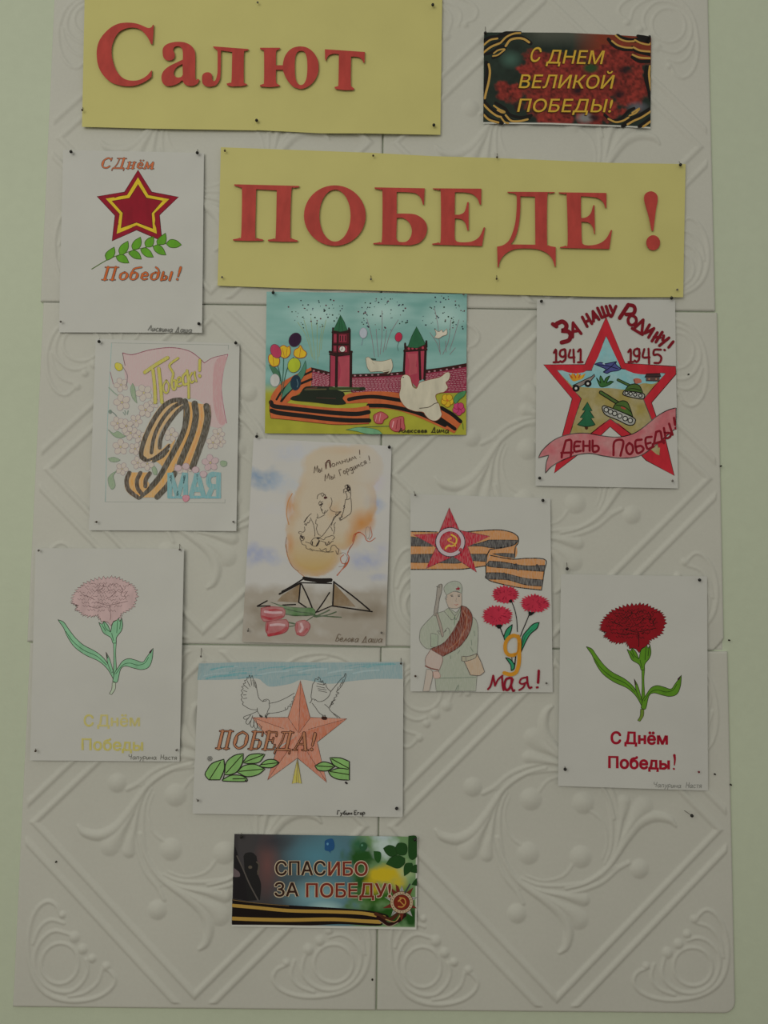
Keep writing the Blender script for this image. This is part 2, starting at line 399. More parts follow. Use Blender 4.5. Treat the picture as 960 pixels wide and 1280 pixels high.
    def strk(s, font, txt, x0, y0, x1, y1, h, w, col, slant=0., wk=None):
        """stroke text; font: char -> (advance, strokes); h = height of one font unit"""
        adv = [font[c][0] if c in font else .6 for c in txt]; k = 0; tot = sum(adv); L = math.hypot(x1-x0, y1-y0); ux, uy = (x1-x0)/L, (y1-y0)/L
        sx = L/tot
        for c, a in zip(txt, adv):
            if c in font:
                for st in font[c][1].split('/'):
                    ws = w
                    if st[0] in 'TMt': ws = w*{'T': 1., 'M': .62, 't': .34}[st[0]]; st = st[1:]
                    p = parse(st)[0]; q = smooth(p, False, 4)
                    o_ = [(x0+ux*(k+a_[0])*sx+uy*a_[1]*h+slant*a_[1]*h, y0+uy*(k+a_[0])*sx-ux*a_[1]*h) for a_ in q]
                    s.line(s.T(o_), ws+(wk or 0), col)
            k += a
        return s
_fc = {}
def inside_nz(pt, loops):
    x = pt[:, 0][:, None]; y = pt[:, 1][:, None]; w_ = np.zeros(len(pt), int)
    for lp in loops:
        p = np.asarray(lp); q = np.roll(p, -1, 0)
        cr = (q[:, 0]-p[:, 0])*(y-p[:, 1])-(x-p[:, 0])*(q[:, 1]-p[:, 1])
        w_ += ((p[:, 1] <= y) & (q[:, 1] > y) & (cr > 0)).sum(1); w_ -= ((p[:, 1] > y) & (q[:, 1] <= y) & (cr < 0)).sum(1)
    return w_ != 0
def fontmesh(txt, bold):
    """outlines of Blender's own font, filled by winding number (its glyphs have overlapping contours)"""
    k = (txt, bold)
    if k not in _fc:
        cu = bpy.data.curves.new('t', 'FONT'); cu.body = txt; cu.offset = bold; cu.resolution_u = 3; cu.fill_mode = 'NONE'; o = bpy.data.objects.new('t', cu); C.objects.link(o)
        bpy.context.view_layer.update(); me = bpy.data.meshes.new_from_object(o.evaluated_get(bpy.context.evaluated_depsgraph_get()))
        P_ = np.array([tuple(v.co)[:2] for v in me.vertices]); nx = {}
        for e_ in me.edges: nx.setdefault(e_.vertices[0], []).append(e_.vertices[1]); nx.setdefault(e_.vertices[1], []).append(e_.vertices[0])
        seen = set(); loops = []
        for v in range(len(P_)):
            if v in seen or v not in nx: continue
            lp = [v]; seen.add(v); cur = v+1 if v+1 in nx[v] else nx[v][0]
            while cur not in seen:
                lp.append(cur); seen.add(cur); n_ = [z for z in nx[cur] if z not in seen]
                if not n_: break
                cur = n_[0]
            if len(lp) > 2: loops.append(P_[lp])
        vs = []; es = []
        for lp in loops: n0 = len(vs); vs += [Vector(map(float, q)) for q in lp]; es += [(n0+i, n0+(i+1) % len(lp)) for i in range(len(lp))]
        r = delaunay_2d_cdt(vs, es, [], 0, 1e-6); V = np.array([tuple(q) for q in r[0]]); F = np.array([f_ for f_ in r[2] if len(f_) == 3])
        F = F[inside_nz(V[F].mean(1), loops)]
        bpy.data.objects.remove(o); bpy.data.meshes.remove(me); bpy.data.curves.remove(cu); _fc[k] = (V, F, loops)
    return _fc[k]
def capheight(): return fontmesh('П', 0)[0][:, 1].max()

HW = {'а': (1.1, '.8,.75 .45,1 .1,.6 .25,0 .6,.15 .8,.8/.8,1 .8,.2 1,0'), 'л': (.95, '0,.1 .2,.1 .5,1c .8,0'), 'е': (1, '.1,.5 .7,.6 .5,1 .15,.7 .15,.2 .5,0 .85,.25'),
 'к': (.95, '.1,1 .1,0/.7,1 .15,.5 .75,0'), 'с': (.95, '.75,.85 .4,1 .1,.5 .35,0 .8,.15'), 'в': (.9, '.1,0 .1,1 .6,.8 .15,.5 .7,.3 .1,0'), 'Д': (1.2, '0,-.2 0,0c .95,0c .95,-.2/.1,0 .5,1.7c .8,0'),
 'и': (.95, '.1,1 .1,.15 .35,0 .7,1c .7,0'), 'м': (1.1, '0,0 .2,1c .45,.2c .7,1c .9,0'), 'А': (1.2, '0,0 .5,1.8c 1,0/.2,.7 .8,.7'), 'Б': (1.1, '1,1.7 .3,1.8 .2,0c .7,0 .9,.5 .6,.9 .2,.8'),
 'ь': (.8, '.1,1 .1,0 .6,0 .6,.5 .1,.5'), 'о': (.95, '.4,1 .1,.5 .4,0 .75,.5 .4,1'), 'ш': (1.1, '0,1 0,0c .4,0c .4,1/.4,0c .85,0c .85,1'), 'Ч': (1.1, '0,1.8 .1,1 .7,1/.8,1.8 .7,0'),
 'п': (.95, '.1,0 .1,1c .7,1c .7,0'), 'у': (.95, '.1,1 .35,.3/.8,1 .1,-.7'), 'р': (.95, '.1,-.8 .1,1 .6,1 .7,.4 .2,.2'), 'н': (.95, '.1,1 .1,0/.7,1 .7,0/.1,.5 .7,.5'),
 'Н': (1.2, '.1,1.8 .1,0/.9,1.8 .9,0/.1,.9 .9,.9'), 'т': (.9, '0,1 .8,1/.4,1 .4,0'), 'я': (1, '.7,0 .7,1 .2,.9 .2,.5 .7,.5/.5,.5 .1,0'), 'Г': (1, '.1,0 .2,1.8c .9,1.7'),
 'б': (.95, '.8,1.7 .3,1.4 .1,.5 .4,0 .75,.4 .4,.9 .15,.6'), 'г': (.8, '.1,0 .1,1c .6,1'), 'Е': (1.1, '.9,1.8 .1,1.8c .1,0c .9,0/.1,.9 .7,.9'), 'П': (1.1, '0,0 .1,1.8c .85,1.8c .85,0'),
 'М': (1.35, '0,0 .2,1.8c .5,.4c .95,1.8c 1.1,0'), 'ы': (1.1, '.1,1 .1,0 .5,0 .5,.5 .1,.5/.85,1 .85,0'), 'д': (1, '.7,.75 .4,1 .1,.5 .4,0 .75,.5/.75,1 .75,-.3 .5,-.8 .1,-.5'), 'Л': (1.1, '0,.1 .5,1.8c .9,0'),
 '!': (.5, '.2,1.8 .15,.6/.1,.1 .15,0'), 'Н_': (1, '')}
# bold serif, one unit = cap height; T thick, M medium, t thin
SER = {'П': (1, 'T.22,.02 .22,.98/T.68,.02 .68,.98/t.05,.97 .85,.97/t.05,.03 .38,.03/t.53,.03 .85,.03'), 'О': (.98, 'M.45,.95 .15,.75 .1,.3 .45,.05 .8,.3 .78,.75 .45,.95/T.14,.65 .14,.35/T.78,.65 .78,.35'),
 'Б': (.85, 'T.22,.02 .22,.98/t.05,.97 .7,.97c .7,.75/t.05,.03 .4,.03/t.22,.56 .55,.54/t.3,.03 .6,.06/T.66,.42 .68,.3 .64,.16'), 'Е': (.85, 'T.22,.02 .22,.98/t.05,.97 .7,.97c .72,.75/t.05,.03 .7,.03c .76,.28/t.22,.52 .55,.52/t.56,.66 .56,.38'),
 'Д': (1.05, 'T.66,.05 .66,.98/t.15,.97 .85,.97/t.32,.95 .28,.5 .12,.06/t0,-.18 .02,.05c .9,.05c .9,-.18/M.1,.04 .85,.04'), 'А': (1, 'T.45,.95 .78,.05/t.45,.95 .12,.05/t.22,.35 .6,.35/t0,.03 .26,.03/t.58,.03 .95,.03'),
 '!': (.45, 'T.2,.95 .2,.6/M.2,.6 .19,.3/T.19,.08 .2,.07'), 'С': (.9, 'M.78,.82 .5,.96 .2,.75 .12,.4 .3,.1 .6,.04 .8,.2/T.17,.65 .17,.32/t.8,.98 .78,.7'),
 'н': (.72, 'T.15,.02 .15,.62/T.5,.02 .5,.62/t.15,.33 .5,.33/t0,.61 .25,.61/t.38,.61 .62,.61/t0,.03 .25,.03/t.38,.03 .62,.03'), 'ё': (.6, 'T.14,.45 .14,.18/M.16,.5 .3,.6 .46,.45 .45,.34c .14,.34/M.14,.2 .28,.05 .48,.12/M.2,.8 .21,.8/M.42,.8 .43,.8'),
 'е': (.6, 'T.14,.45 .14,.18/M.16,.5 .3,.6 .46,.45 .45,.34c .14,.34/M.14,.2 .28,.05 .48,.12'), 'м': (.85, 'M.1,.02 .16,.6/T.16,.6 .36,.1/M.36,.1 .62,.6/T.62,.6 .66,.02/t0,.03 .2,.03/t.55,.03 .8,.03'), 'о': (.62, 'M.3,.6 .1,.45 .1,.18 .3,.04 .5,.2 .5,.45 .3,.6/T.1,.42 .1,.22/T.48,.42 .48,.22'),
 'б': (.64, 'M.3,.6 .1,.45 .1,.18 .3,.04 .5,.2 .5,.45 .3,.6/T.1,.55 .1,.22/T.48,.42 .48,.22/M.1,.5 .18,.85 .45,.95 .6,.98'), 'д': (.64, 'M.3,.6 .1,.45 .1,.18 .3,.04 .5,.2 .5,.45 .3,.6/T.1,.42 .1,.22/T.49,.6 .48,.22/M.48,.5 .42,.8 .22,.98'),
 'ы': (.8, 'T.12,.02 .12,.6/t.12,.35 .3,.35/T.38,.26 .38,.14/M.12,.04 .35,.05/T.62,.02 .62,.6')}
def bulge(*terms):
    """sum of lifts: ('br', size, height) corner curls, ('mid', height) belly between the pins, ('wave', n, height) along the width"""
    def fn(u, v):
        r = 0*u
        for t in terms:
            if t[0] == 'mid': r = r+t[1]*np.sin(np.pi*u)*np.sin(np.pi*v)
            elif t[0] == 'bot': r = r+t[1]*np.sin(np.pi*u)*v**3
            elif t[0] == 'right': r = r+t[1]*u**4*np.sin(np.pi*np.clip(v, 0, 1))
            elif t[0] == 'left': r = r+t[1]*(1-u)**4*np.sin(np.pi*np.clip(v, 0, 1))
            elif t[0] == 'wave': r = r+t[2]*(.5-.5*np.cos(2*np.pi*t[1]*u))*(.35+.65*v)
            elif t[0] == 'all': r = r+t[1]
            else:
                a = u if 'r' in t[0] else 1-u; b = v if 'b' in t[0] else 1-v
                r = r+t[2]*np.clip((a+b-2+t[1])/t[1], 0, 1)**2
        return r
    return fn
def edge_bend(top=None, bottom=None):
    """px offsets (dx,dy) of the top / bottom edge along u"""
    def fn(u, v, x, y):
        if top: y = y+(1-v)**3*np.interp(u, *zip(*top))
        if bottom: y = y+v**3*np.interp(u, *zip(*bottom))
        return x, y
    return fn

# ------------------------------------------------------------------ raised banner letters
def letter(sh, name_lab, loops, org, sc, up=.0010, th=.0028):
    sh.cs(org[0], org[1], sc); L = [[s_ for s_ in sh.T(smooth(parse(l)[0], True, 6))] if isinstance(l, str) else [a for a in sh.T(l)] for l in loops]
    V, F = triang(L, 14.0); x, y = V[:, 0], V[:, 1]; d = sh.dist(x, y)
    top = wld(P(x, y, d+up+th))-sh.org; bot = wld(P(x, y, d+up))-sh.org; n = len(V)
    ed = {}
    for t in F:
        for a, b in ((t[0], t[1]), (t[1], t[2]), (t[2], t[0])): ed[(a, b)] = 1
    side = [(a, b, b+n, a+n) for (a, b) in ed if (b, a) not in ed]
    Fa = [tuple(t) for t in F]+[tuple(t[::-1]+n) for t in F]+side
    me = mesh('letter', np.vstack([top, bot]), Fa, None, mats=[M['red'], M['rededge']], fm=[0]*len(F)+[1]*(len(F)+len(side)))
    o = obj('letter', me, sh.root); o['label'] = name_lab; return o
def ell(cx, cy, rx, ry, n=40, a0=0.): return [(cx+rx*math.cos(a)*math.cos(a0)-ry*math.sin(a)*math.sin(a0), cy+rx*math.cos(a)*math.sin(a0)+ry*math.sin(a)*math.cos(a0)) for a in np.linspace(0, 2*math.pi, n, endpoint=False)]

def banner(name, label, spans, colour=None):
    first = None
    for i, (q, lf, bd) in enumerate(spans):
        sh = Sheet(name, label, 'banner', q, lf, mat_='yellow', step=5, bend=bd, parent=first, part='paper_sheet', d0=.0104+.0002*(i % 2))
        first = first or sh
    return first
class Multi:
    """lets letters find the sheet of the banner they are glued to"""
    pass
# banner 1 -- «Салют»
s1 = [([(106,-14),(324,-16),(321,163),(102.5,158.5)], bulge(('bot', .0015), ('bl', .2, .001)), edge_bend(bottom=[(0,0),(.4,.5),(1,0)])),
      ([(322,-16),(553,-19),(550.5,168.5),(319.5,162.5)], bulge(('bot', .002), ('wave', 1, .0012)), edge_bend(bottom=[(0,0),(.35,2.0),(.6,.6),(1,0)]))]
B1 = banner('paper_banner', 'yellow paper banner at the top left with the raised red word Салют', s1)
B1b = Sheet.__new__(Sheet); 
def sheetref(root, q, lf, d0):
    s = Sheet.__new__(Sheet); s.q = np.array(q, float); s.lift = lf; s.d0 = d0; s.root = root.root; s.org = root.org; s.ox = s.oy = 0; s.sc = 1; s.lay = .0001; s.cur = None; s.held = False; s.clipbox = None; return s
B1r = sheetref(B1, s1[1][0], s1[1][1], .0106)
G = {
 'С': ['432,58c 425,72 405,80 380,72 340,55 300,46 250,44 200,52 150,78 105,120 75,165 60,215 58,265 65,320 85,370 120,415 160,445 210,462 260,468 310,465 360,448 400,425 424,405c 426,362c 418,368 395,395 360,418 320,430 270,428 225,408 190,365 170,315 158,260 160,200 180,145 205,110 240,88 280,78 320,80 355,95 385,125 405,155 420,188c 430,188c 435,130 438,60c'],
 'а': ['497,240 500,215 515,195 545,180 590,172 640,175 680,192 705,220 715,260 715,400 722,425 733,418c 742,425c 730,450 700,465 665,465 640,450 628,430 600,450 560,465 520,465 495,440 490,400 505,365 540,335 590,310 632,290c 632,240 625,215 605,202 580,205 568,225 578,255 575,280 555,295 525,295 503,275', '630,320c 600,335 580,355 572,380 580,402 600,410 622,405 632,390c'],
 'л': ['130,143c 485,170c 480,185c 455,190 440,215 438,480 445,510 470,520c 470,530c 415,542c 320,545c 275,535c 265,515c 300,505 315,480 322,200c 210,185c 205,430 190,490 160,530 115,545 70,545 30,520 20,480 25,430 55,405 95,405 120,430 122,470 135,490 155,480 168,440 175,380 175,200 165,180 135,155c'],
 'ю': ['600,157c 800,157c 795,173c 770,182 760,208 760,332c 828,332c 834,290 850,240 885,190 930,158 975,146 1012,144 1060,152 1110,180 1150,225 1178,280 1186,340 1182,400 1160,460 1125,510 1080,545 1025,568 985,566 935,548 890,505 855,450 835,400 830,378c 760,378c 760,490 772,518 797,530c 795,542c 700,552c 602,545c 600,530c 630,518 640,490 640,210 628,182 602,172c',
        '1012,188 978,198 958,230 949,290 948,355 952,440 965,492 985,520 1010,530 1040,515 1062,470 1072,400 1072,300 1062,235 1042,198'],
 'т': ['402,100c 838,130c 835,245c 825,250c 800,205 760,185 688,180c 685,470 700,510 722,528c 715,545c 620,548c 520,535c 505,512c 540,502 550,470 555,155c 500,150 450,165 425,195 412,230c 404,200c'],
 'П': ['42,55c 475,66c 472,76c 440,80 422,105 415,390 425,415 466,430c 462,438c 360,438c 268,434c 265,425c 305,416 318,390 325,96c 188,88c 182,390 195,413 235,423c 232,432c 140,433c 35,430c 32,422c 75,412 88,385 93,105 80,78 42,64c'],
 'О': [ell(712, 264, 206, 202, 48), ell(713, 264, 104, 173, 48)],
 'Б': ['50,85c 425,92c 420,215c 412,215c 395,165 360,132 300,122 215,120c 215,282c 290,282 360,290 420,330 443,385 430,450 385,500 320,520c 40,512c 40,503c 85,495 105,465 108,130 95,105 50,95c', '216,315c 260,315 305,345 328,400 320,455 290,490 245,495 222,485 212,460c'],
 'Е': ['485,92c 850,95c 848,215c 838,215c 820,170 780,135 720,123 652,122c 650,290c 690,288 725,265 745,195c 755,195c 755,408c 745,408c 730,355 700,325 652,318c 650,450 660,485 700,497 780,490 835,455 868,385c 878,385c 855,525c 482,515c 482,507c 525,498 545,470 545,130 530,108 487,98c'],
 'Д': ['145,88c 500,90c 500,97c 465,102 445,125 443,455 455,490 508,503c 508,650c 500,650c 485,600 450,555 390,525 330,515 230,515 170,530 120,565 90,610 80,655c 72,655c 68,500c 120,485 165,440 200,340 213,240 215,130 200,105 148,95c', '243,122c 352,125c 355,485c 170,483c 205,430 230,340 242,230'],
 'Е2': ['530,92c 888,97c 888,210c 880,210c 862,165 820,135 760,125 697,122c 698,285c 735,280 770,250 790,188c 798,188c 803,405c 797,405c 785,355 755,320 700,312c 703,440 712,480 760,490 830,478 885,440 922,375c 930,375c 910,518c 540,510c 540,503c 580,492 597,465 590,130 575,108 532,100c'],
 '!': ['550,123 595,135 625,170 628,230 610,330 582,555c 562,555c 530,400 490,260 480,190 500,145'],
}
letter(B1, 'large red capital letter С', G['С'], (110,20), 5.3333); letter(B1, 'red letter а', G['а'], (110,20), 5.3333); letter(B1, 'red letter л', G['л'], (250,40), 8)
letter(B1r, 'red letter ю', G['ю'], (250,40), 8); letter(B1r, 'red letter т', G['т'], (360,50), 8.727)
# banner 2 -- «ПОБЕДЕ !»
s2 = [([(276,184),(466,191),(462.5,363),(272,357)], bulge(('wave', 1, .001), ('bl', .2, .001)), edge_bend(bottom=[(0,0),(.5,.5),(1,0)])),
      ([(465,191),(622,197.5),(620,368),(461.5,363)], bulge(('bot', .0015)), edge_bend(top=[(0,0),(.5,1),(1,0)])),
      ([(621,197.5),(857,205),(854,371.5),(619,368)], bulge(('mid', .001), ('bot', .002), ('br', .2, .002)), edge_bend(top=[(0,0),(.6,1.5),(1,0)], bottom=[(0,0),(.6,1.2),(1,0)]))]
B2 = banner('paper_banner', 'long yellow paper banner with the raised red word ПОБЕДЕ and an exclamation mark', s2)
B2m = sheetref(B2, s2[1][0], s2[1][1], .0106); B2r = sheetref(B2, s2[2][0], s2[2][1], .0104)
letter(B2, 'red letter П', G['П'], (285,220), 5.3333); letter(B2, 'red letter О', G['О'], (285,220), 5.3333)
letter(B2m, 'red letter Б', G['Б'], (460,220), 6); letter(B2m, 'first red letter Е', G['Е'], (460,220), 6)
letter(B2r, 'red letter Д', G['Д'], (610,225), 6); letter(B2r, 'second red letter Е', G['Е2'], (610,225), 6)
ex = letter(B2r, 'red exclamation stroke', G['!'], (750,225), 8.727); ex.name = 'exclamation_stroke'
ex = letter(B2r, 'round red dot of the exclamation mark', [ell(580, 684, 76, 82, 36)], (750,225), 8.727); ex.name = 'exclamation_dot'

PW = '#9f9991'
# ------------------------------------------------------------------ star with green branch
s = D1 = Sheet('drawing', 'white sheet with a red and yellow star over a green branch, top left', 'drawing', [(79,187.5),(255,191),(252.5,416),(73.6,415.5)], bulge(('br', .22, .004), ('mid', .0012), ('right', .002)))
s.cs(110,205,8).part('drawn_star')
s.f('500,60 637,280 905,330 715,510 735,720 700,752 485,660 240,770 270,515 90,325 365,280', '#8e1730', False, '#3a1424', .8)
s.f('500,130 605,310 815,350 665,495 690,700 485,615 285,700 315,500 175,345 390,310', '#c0a034', False, '#5c2a18', .6)
s.f('500,205 583,340 745,368 635,492 648,645 485,583 330,640 350,490 240,370 415,342', '#8c162e', False, '#4a1418', .9)
s.part('drawn_branch')
s.s('35,1052 180,965 280,920 400,880 500,850 640,822 780,798', 1.1, '#42602e', w1=.7)
for l in ('185,960c 172,910 200,870 262,830c 270,885 250,930 205,958', '318,905c 308,860 335,810 400,770c 405,830 382,880 350,905', '450,860c 438,815 468,765 525,730c 533,790 512,840', '580,832c 568,785 600,745 655,725c 658,780 637,825', '695,808c 688,770 715,735 775,690c 783,750 765,800',
          '780,795c 825,756 885,765 935,808c 885,835 820,832', '280,925c 330,905 378,925 410,990c 350,988 300,965', '405,890c 455,862 508,890 535,952c 470,945 425,915', '525,855c 575,838 622,870 655,932c 590,928 545,895', '650,825c 700,808 748,840 780,910c 720,903 670,870'):
    s.part('drawn_leaf').f(l, '#4f8a2e', True, '#31521f', .8)
s.part('lettering').cs(110,190,7.385)
for col, wk in (('#5a4a48', 1.0), ('#bd6246', 0)):
    s.strk(SER, 'С', 105, 150, 205, 150, 98, 2.2, col, .30, wk); s.strk(SER, 'Днём', 225, 152, 610, 156, 96, 2.1, col, .30, wk)
s.part('lettering').cs(110,320,7.385)
for col, wk in (('#5a4a48', 1.0), ('#c05c34', 0)):
    s.strk(SER, 'Победы', 118, 222, 780, 224, 122, 2.5, col, .28, wk); s.strk(SER, '!', 800, 224, 850, 224, 125, 2.5, col, .28, wk)
s.part('signature', 'ink').cs(180,400,12); s.strk(HW, 'Лисвина', 55, 160, 430, 182, 48, .8, '#5a5650', .25); s.strk(HW, 'Даша', 470, 178, 720, 188, 48, .8, '#5a5650', .2)
s.end()

# ------------------------------------------------------------------ towers, doves and ribbon
def sky(x, y, u, v):
    n = fbm(x*.35, y*1.6, 16, 3); a = A('#5f8a88'); b = A('#749793'); t = np.clip(n*1.8-.4, 0, 1)[..., None]; c = a*(1-t)+b*t
    for cx, cy, rx, ry in ((398,393,40,20), (477,391,38,20), (556,396,28,22)):
        k = np.clip(1.15-np.hypot((x-cx)/rx, (y-cy)/ry), 0, 1)[..., None]*.75; c = c*(1-k)+A('#95aaa4')*k
    g = np.clip((y-478)/14, 0, 1)[..., None]; gg = A('#8a9040')*(.85+.25*fbm(x, y, 12, 9)[..., None]); return c*(1-g)+gg*g
s = D2 = Sheet('drawing', 'felt pen drawing of red towers, a dove and a striped ribbon under a turquoise sky', 'drawing', [(333.3,364.6),(583.6,367.6),(582.6,543.6),(331,541.6)], bulge(('mid', .001), ('bot', .0015)), sky, step=2)
s.clipbox = (331.4, 365, 583.2, 543.2)
s.cs(320,350,3.4286).part('drawn_firework', 'ink')
for l in ('178,180 215,240 240,330', '205,170 230,260 245,340', '235,160 245,260 252,345', '262,175 262,270 265,360', '285,190 275,260 270,330', '300,170 285,240 278,300'): s.s(l, .55, '#7c8a62')
s.part('drawn_firework', 'ink')
for l in ('475,165 495,240 508,330', '515,210 520,280 525,330', '540,130 540,230 532,320', '560,215 552,270 545,310', '610,170 575,230 555,300'): s.s(l, .55, '#7a5c66')
s.part('drawn_firework', 'ink')
for l in ('765,120 780,200 790,320', '745,225 775,270 788,310', '835,170 825,260 800,320', '870,170 850,240 830,300', '812,260 815,310', '855,290 830,320'): s.s(l, .55, '#7a5c66')
s.hold(); R = random.Random(4)
for cx, cy, rx, ry, n in ((258,148,130,82,60), (545,150,115,75,62), (806,160,95,95,56)):
    s.part('firework_sparks', 'ink'); s.cur['stuff'] = True
    for _ in range(n):
        a = R.random()*6.283; r = math.sqrt(R.random()); X, Y = cx+rx*r*math.cos(a), cy+ry*r*math.sin(a)
        if Y < 68 or Y > 215: continue
        c = R.choice(['#182430', '#182430', '#20382e', '#5a3442', '#30405a']); q = R.choice([1.0, 1.5, 1.9])*1.9; s.e(X, Y, q, q*.95, c, n=7)
s.held = False
s.part('drawn_wall')
walls = ['238,378 320,400 320,475 238,462', '408,405 560,400 640,398 640,500 560,492 408,482', '724,388 904,360 904,482 800,485 724,480']
for wl in walls: s.f(wl, '#8c2f48', False)
s.hold()
for (xa, xb, ta, tb, ba, bb) in ((238,320,392,410,462,475), (410,636,420,412,482,492), (726,902,402,374,482,482)):
    for k in range(1, 13):
        t = k/13; ya, yb = ta+(ba-ta)*t, tb+(bb-tb)*t; x = xa+R.random()*6
        while x < xb-8:
            x2 = min(x+R.choice([9, 11, 13]), xb); u0, u1 = (x-xa)/(xb-xa), (x2-xa)/(xb-xa)
            s.s(f'{x},{ya+(yb-ya)*u0} {x2},{ya+(yb-ya)*u1}', .48, '#b5848c'); x = x2+4
s.held = False
s.s('236,382 278,392 322,404', 4.4, '#3a121c').s('408,410 480,408 560,405 640,398', 4.2, '#3a121c').s('722,392 800,382 904,364', 4.6, '#3a121c')
s.hold()
for x, y in ((248,388),(268,393),(290,399),(310,403),(424,409),(448,408),(472,407),(498,406),(524,405),(582,403),(606,401),(742,392),(766,389),(792,386),(818,382),(846,378),(874,372)): s.e(x, y+1, 5, 3.4, '#a06c78', n=8)
s.held = False
s.part('drawn_tower')
s.f('316,308 412,308 410,458 314,456', '#a03850', False); s.f('352,330 404,330 404,455 352,456', '#aa4658', False)
for l, w in (('318,308 316,456', 1.2), ('346,308 344,456', 3.6), ('407,308 406,460', 3.2), ('316,318 346,325 408,318', 2.2), ('316,308 346,316 410,308', 3.0)): s.s(l, w, '#2c0c14', False)
s.f('328,215 400,213 402,312 328,312', '#5c1a26', False); s.f('334,232 345,232 345,268 334,268', '#96344a', False); s.f('356,234 388,234 388,266 356,266', '#96344a', False); s.f('352,284 390,284 390,308 352,308', '#a03a50', False); s.f('333,282 344,282 344,306 333,306', '#96344a', False)
for l, w in (('329,212 327,312', 1.8), ('402,212 402,312', 2.2), ('328,224 402,222', 2.6), ('330,276 402,276', 1.8), ('350,225 350,312', 1.8), ('361,238 361,262', 1.2), ('372,238 372,264', 1.2), ('383,238 383,262', 1.2), ('330,206 330,220', 2.2), ('398,206 398,220', 2.2)): s.s(l, w, '#2c0c14', False)
s.e(370, 296, 13, 13, '#b8aea2', '#2c0c14', .6); s.s('370,286 370,297 363,300', .7, '#1c1c1c', False)
s.f('331,216 344,190 362,150 378,180 392,216 362,222', '#245c46', False, '#163a2c', .7); s.s('362,155 355,220', .4, '#163a2c').s('362,155 372,220', .4, '#163a2c')
s.part('drawn_tower')
s.f('636,300 730,296 724,420 700,432 690,462 668,440 640,410', '#a43c52', False); s.f('650,315 690,315 690,400 655,410', '#ae4c5c', False)
for l, w in (('638,300 633,405', 2.6), ('700,296 704,425', 3.0), ('727,290 722,425', 3.0), ('636,304 730,298', 3.0)): s.s(l, w, '#2c0c14', False)
s.f('640,284 732,268 732,300 638,303', '#4c1620', False)
for x in (655, 671, 688, 715): s.e(x, 294-(x-655)*.06, 5, 6, '#a84054', n=9)
s.f('650,288 668,240 688,200 706,235 726,275 690,292', '#245c46', False, '#163a2c', .7); s.s('639,272 639,292', 2.4, '#2c0c14').s('730,262 731,286', 2.4, '#2c0c14')
s.part('drawn_ribbon')
RO = '#b85a3c'; RK = '#180c10'
s.f('62,512 75,480 110,440 160,410 236,374c 240,402c 236,452c 190,482 150,512 110,540 70,545', RO)
s.s('88,512 110,478 150,440 190,415 238,392', 2.6, RK).s('108,520 135,485 170,455 238,425', 3.0, RK)
s.f('372,505 402,486 480,478 560,478 640,490 720,515 790,540 885,605c 850,657c 790,630 700,590 620,562 560,552 484,550c 478,525c 380,528', RO)
s.s('398,512 440,504 500,500 560,506 640,520 690,532', 4.8, RK).s('482,538 560,540 640,555 700,572 760,598 810,622', 5.0, RK).s('786,592 852,638', 4.6, RK).s('794,548 840,575 876,606', 4.8, RK).s('486,548 485,605', .6, '#702418')
s.f('62,512 100,522 160,530 240,540 330,548 420,548 482,538c 487,560 484,616c 420,620 350,620 260,612 150,600 64,592c 58,550', RO)
s.s('64,524 75,540 130,548 240,560 340,570 430,574 482,566', 5.6, RK).s('66,560 100,570 200,582 300,594 400,602 484,602', 5.6, RK)
s.s('62,512 58,550 64,592', .6, '#702418').s('64,592 150,600 260,612 350,620 484,616', .6, '#702418')
s.part('drawn_tank')
s.f('155,500 185,490 205,462 230,455 300,456 330,458 345,470 370,478 380,492 372,508 385,530 340,535 250,525 155,515', '#18241c')
s.s('318,465 440,465 462,466', 3.2, '#2e4228').s('210,470 300,468', 1.6, '#4a4a34').s('260,505 340,508', 1.4, '#3a2a26').s('215,466 260,462', 1.3, '#5a3a34')
s.s('450,466 462,466', 4.2, '#1e2c20'); s.s('330,482 460,472', 1.0, '#182018')
s.part('drawn_stems')
for l in ('118,330 116,400 106,500', '160,330 130,390 112,490', '92,365 104,410 108,450'): s.s(l, .9, '#2a5a50')
s.f('55,362c 78,372 98,395 104,432c 78,408', '#3a6a58', True, '#1c3c38', .4); s.f('108,512c 120,470 150,430 190,392 212,345c 214,385 196,425 160,462 130,490', '#3f7468', True, '#1c3c38', .5)
for l in ('102,292 118,280 134,288 144,284 146,315 128,334 106,326', '54,328 64,318 84,328 100,338 96,364 72,370 56,352', '166,300 182,290 190,280 202,298 216,312 208,330 182,334 163,322'): s.part('drawn_tulip').f(l, '#c49a2e', True, '#9a3c2c', .8)
s.s('112,292 122,330', .6, '#a85c2c').s('134,292 128,330', .6, '#a85c2c').s('72,325 76,366', .6, '#a85c2c').s('192,290 186,330', .6, '#a85c2c')
for a in ((167,256,25,31,'#2a1a3a',.5), (85,305,22,31,'#b03a5c',-.4), (163,365,27,32,'#8ea034',.3), (170,440,22,33,'#143448',.1), (81,430,20,27,'#a39e98',0), (460,227,16,22,'#95989f',0), (611,244,15,20,'#b42e4c',.2)): s.part('drawn_balloon').e(*a[:4], a[4], '#3a3038' if a[4] not in ('#a39e98', '#95989f') else '#8a8088', .5, ang=a[5], n=24)
s.s('612,264 606,285 610,305', .4, '#3a3038').part('balloon_string').s('458,250 452,280', .4, '#706878').part('drawn_balloon').s('175,425 180,445 176,460', .6, '#5a7a88')
s.part('drawn_dove')
s.f('470,335c 482,330 500,345c 540,348 580,338c 586,368 576,396 556,403 538,392 490,394c 476,372', '#aca08e', True, '#6a5a50', .5)
s.s('495,338 512,340', 1.6, '#243c34').s('498,350 508,362', .4, '#6a5a50').s('545,390 572,385', .5, '#6a5a50'); s.f('548,395c 572,392 556,405', '#3c2a24')
s.part('drawn_dove')
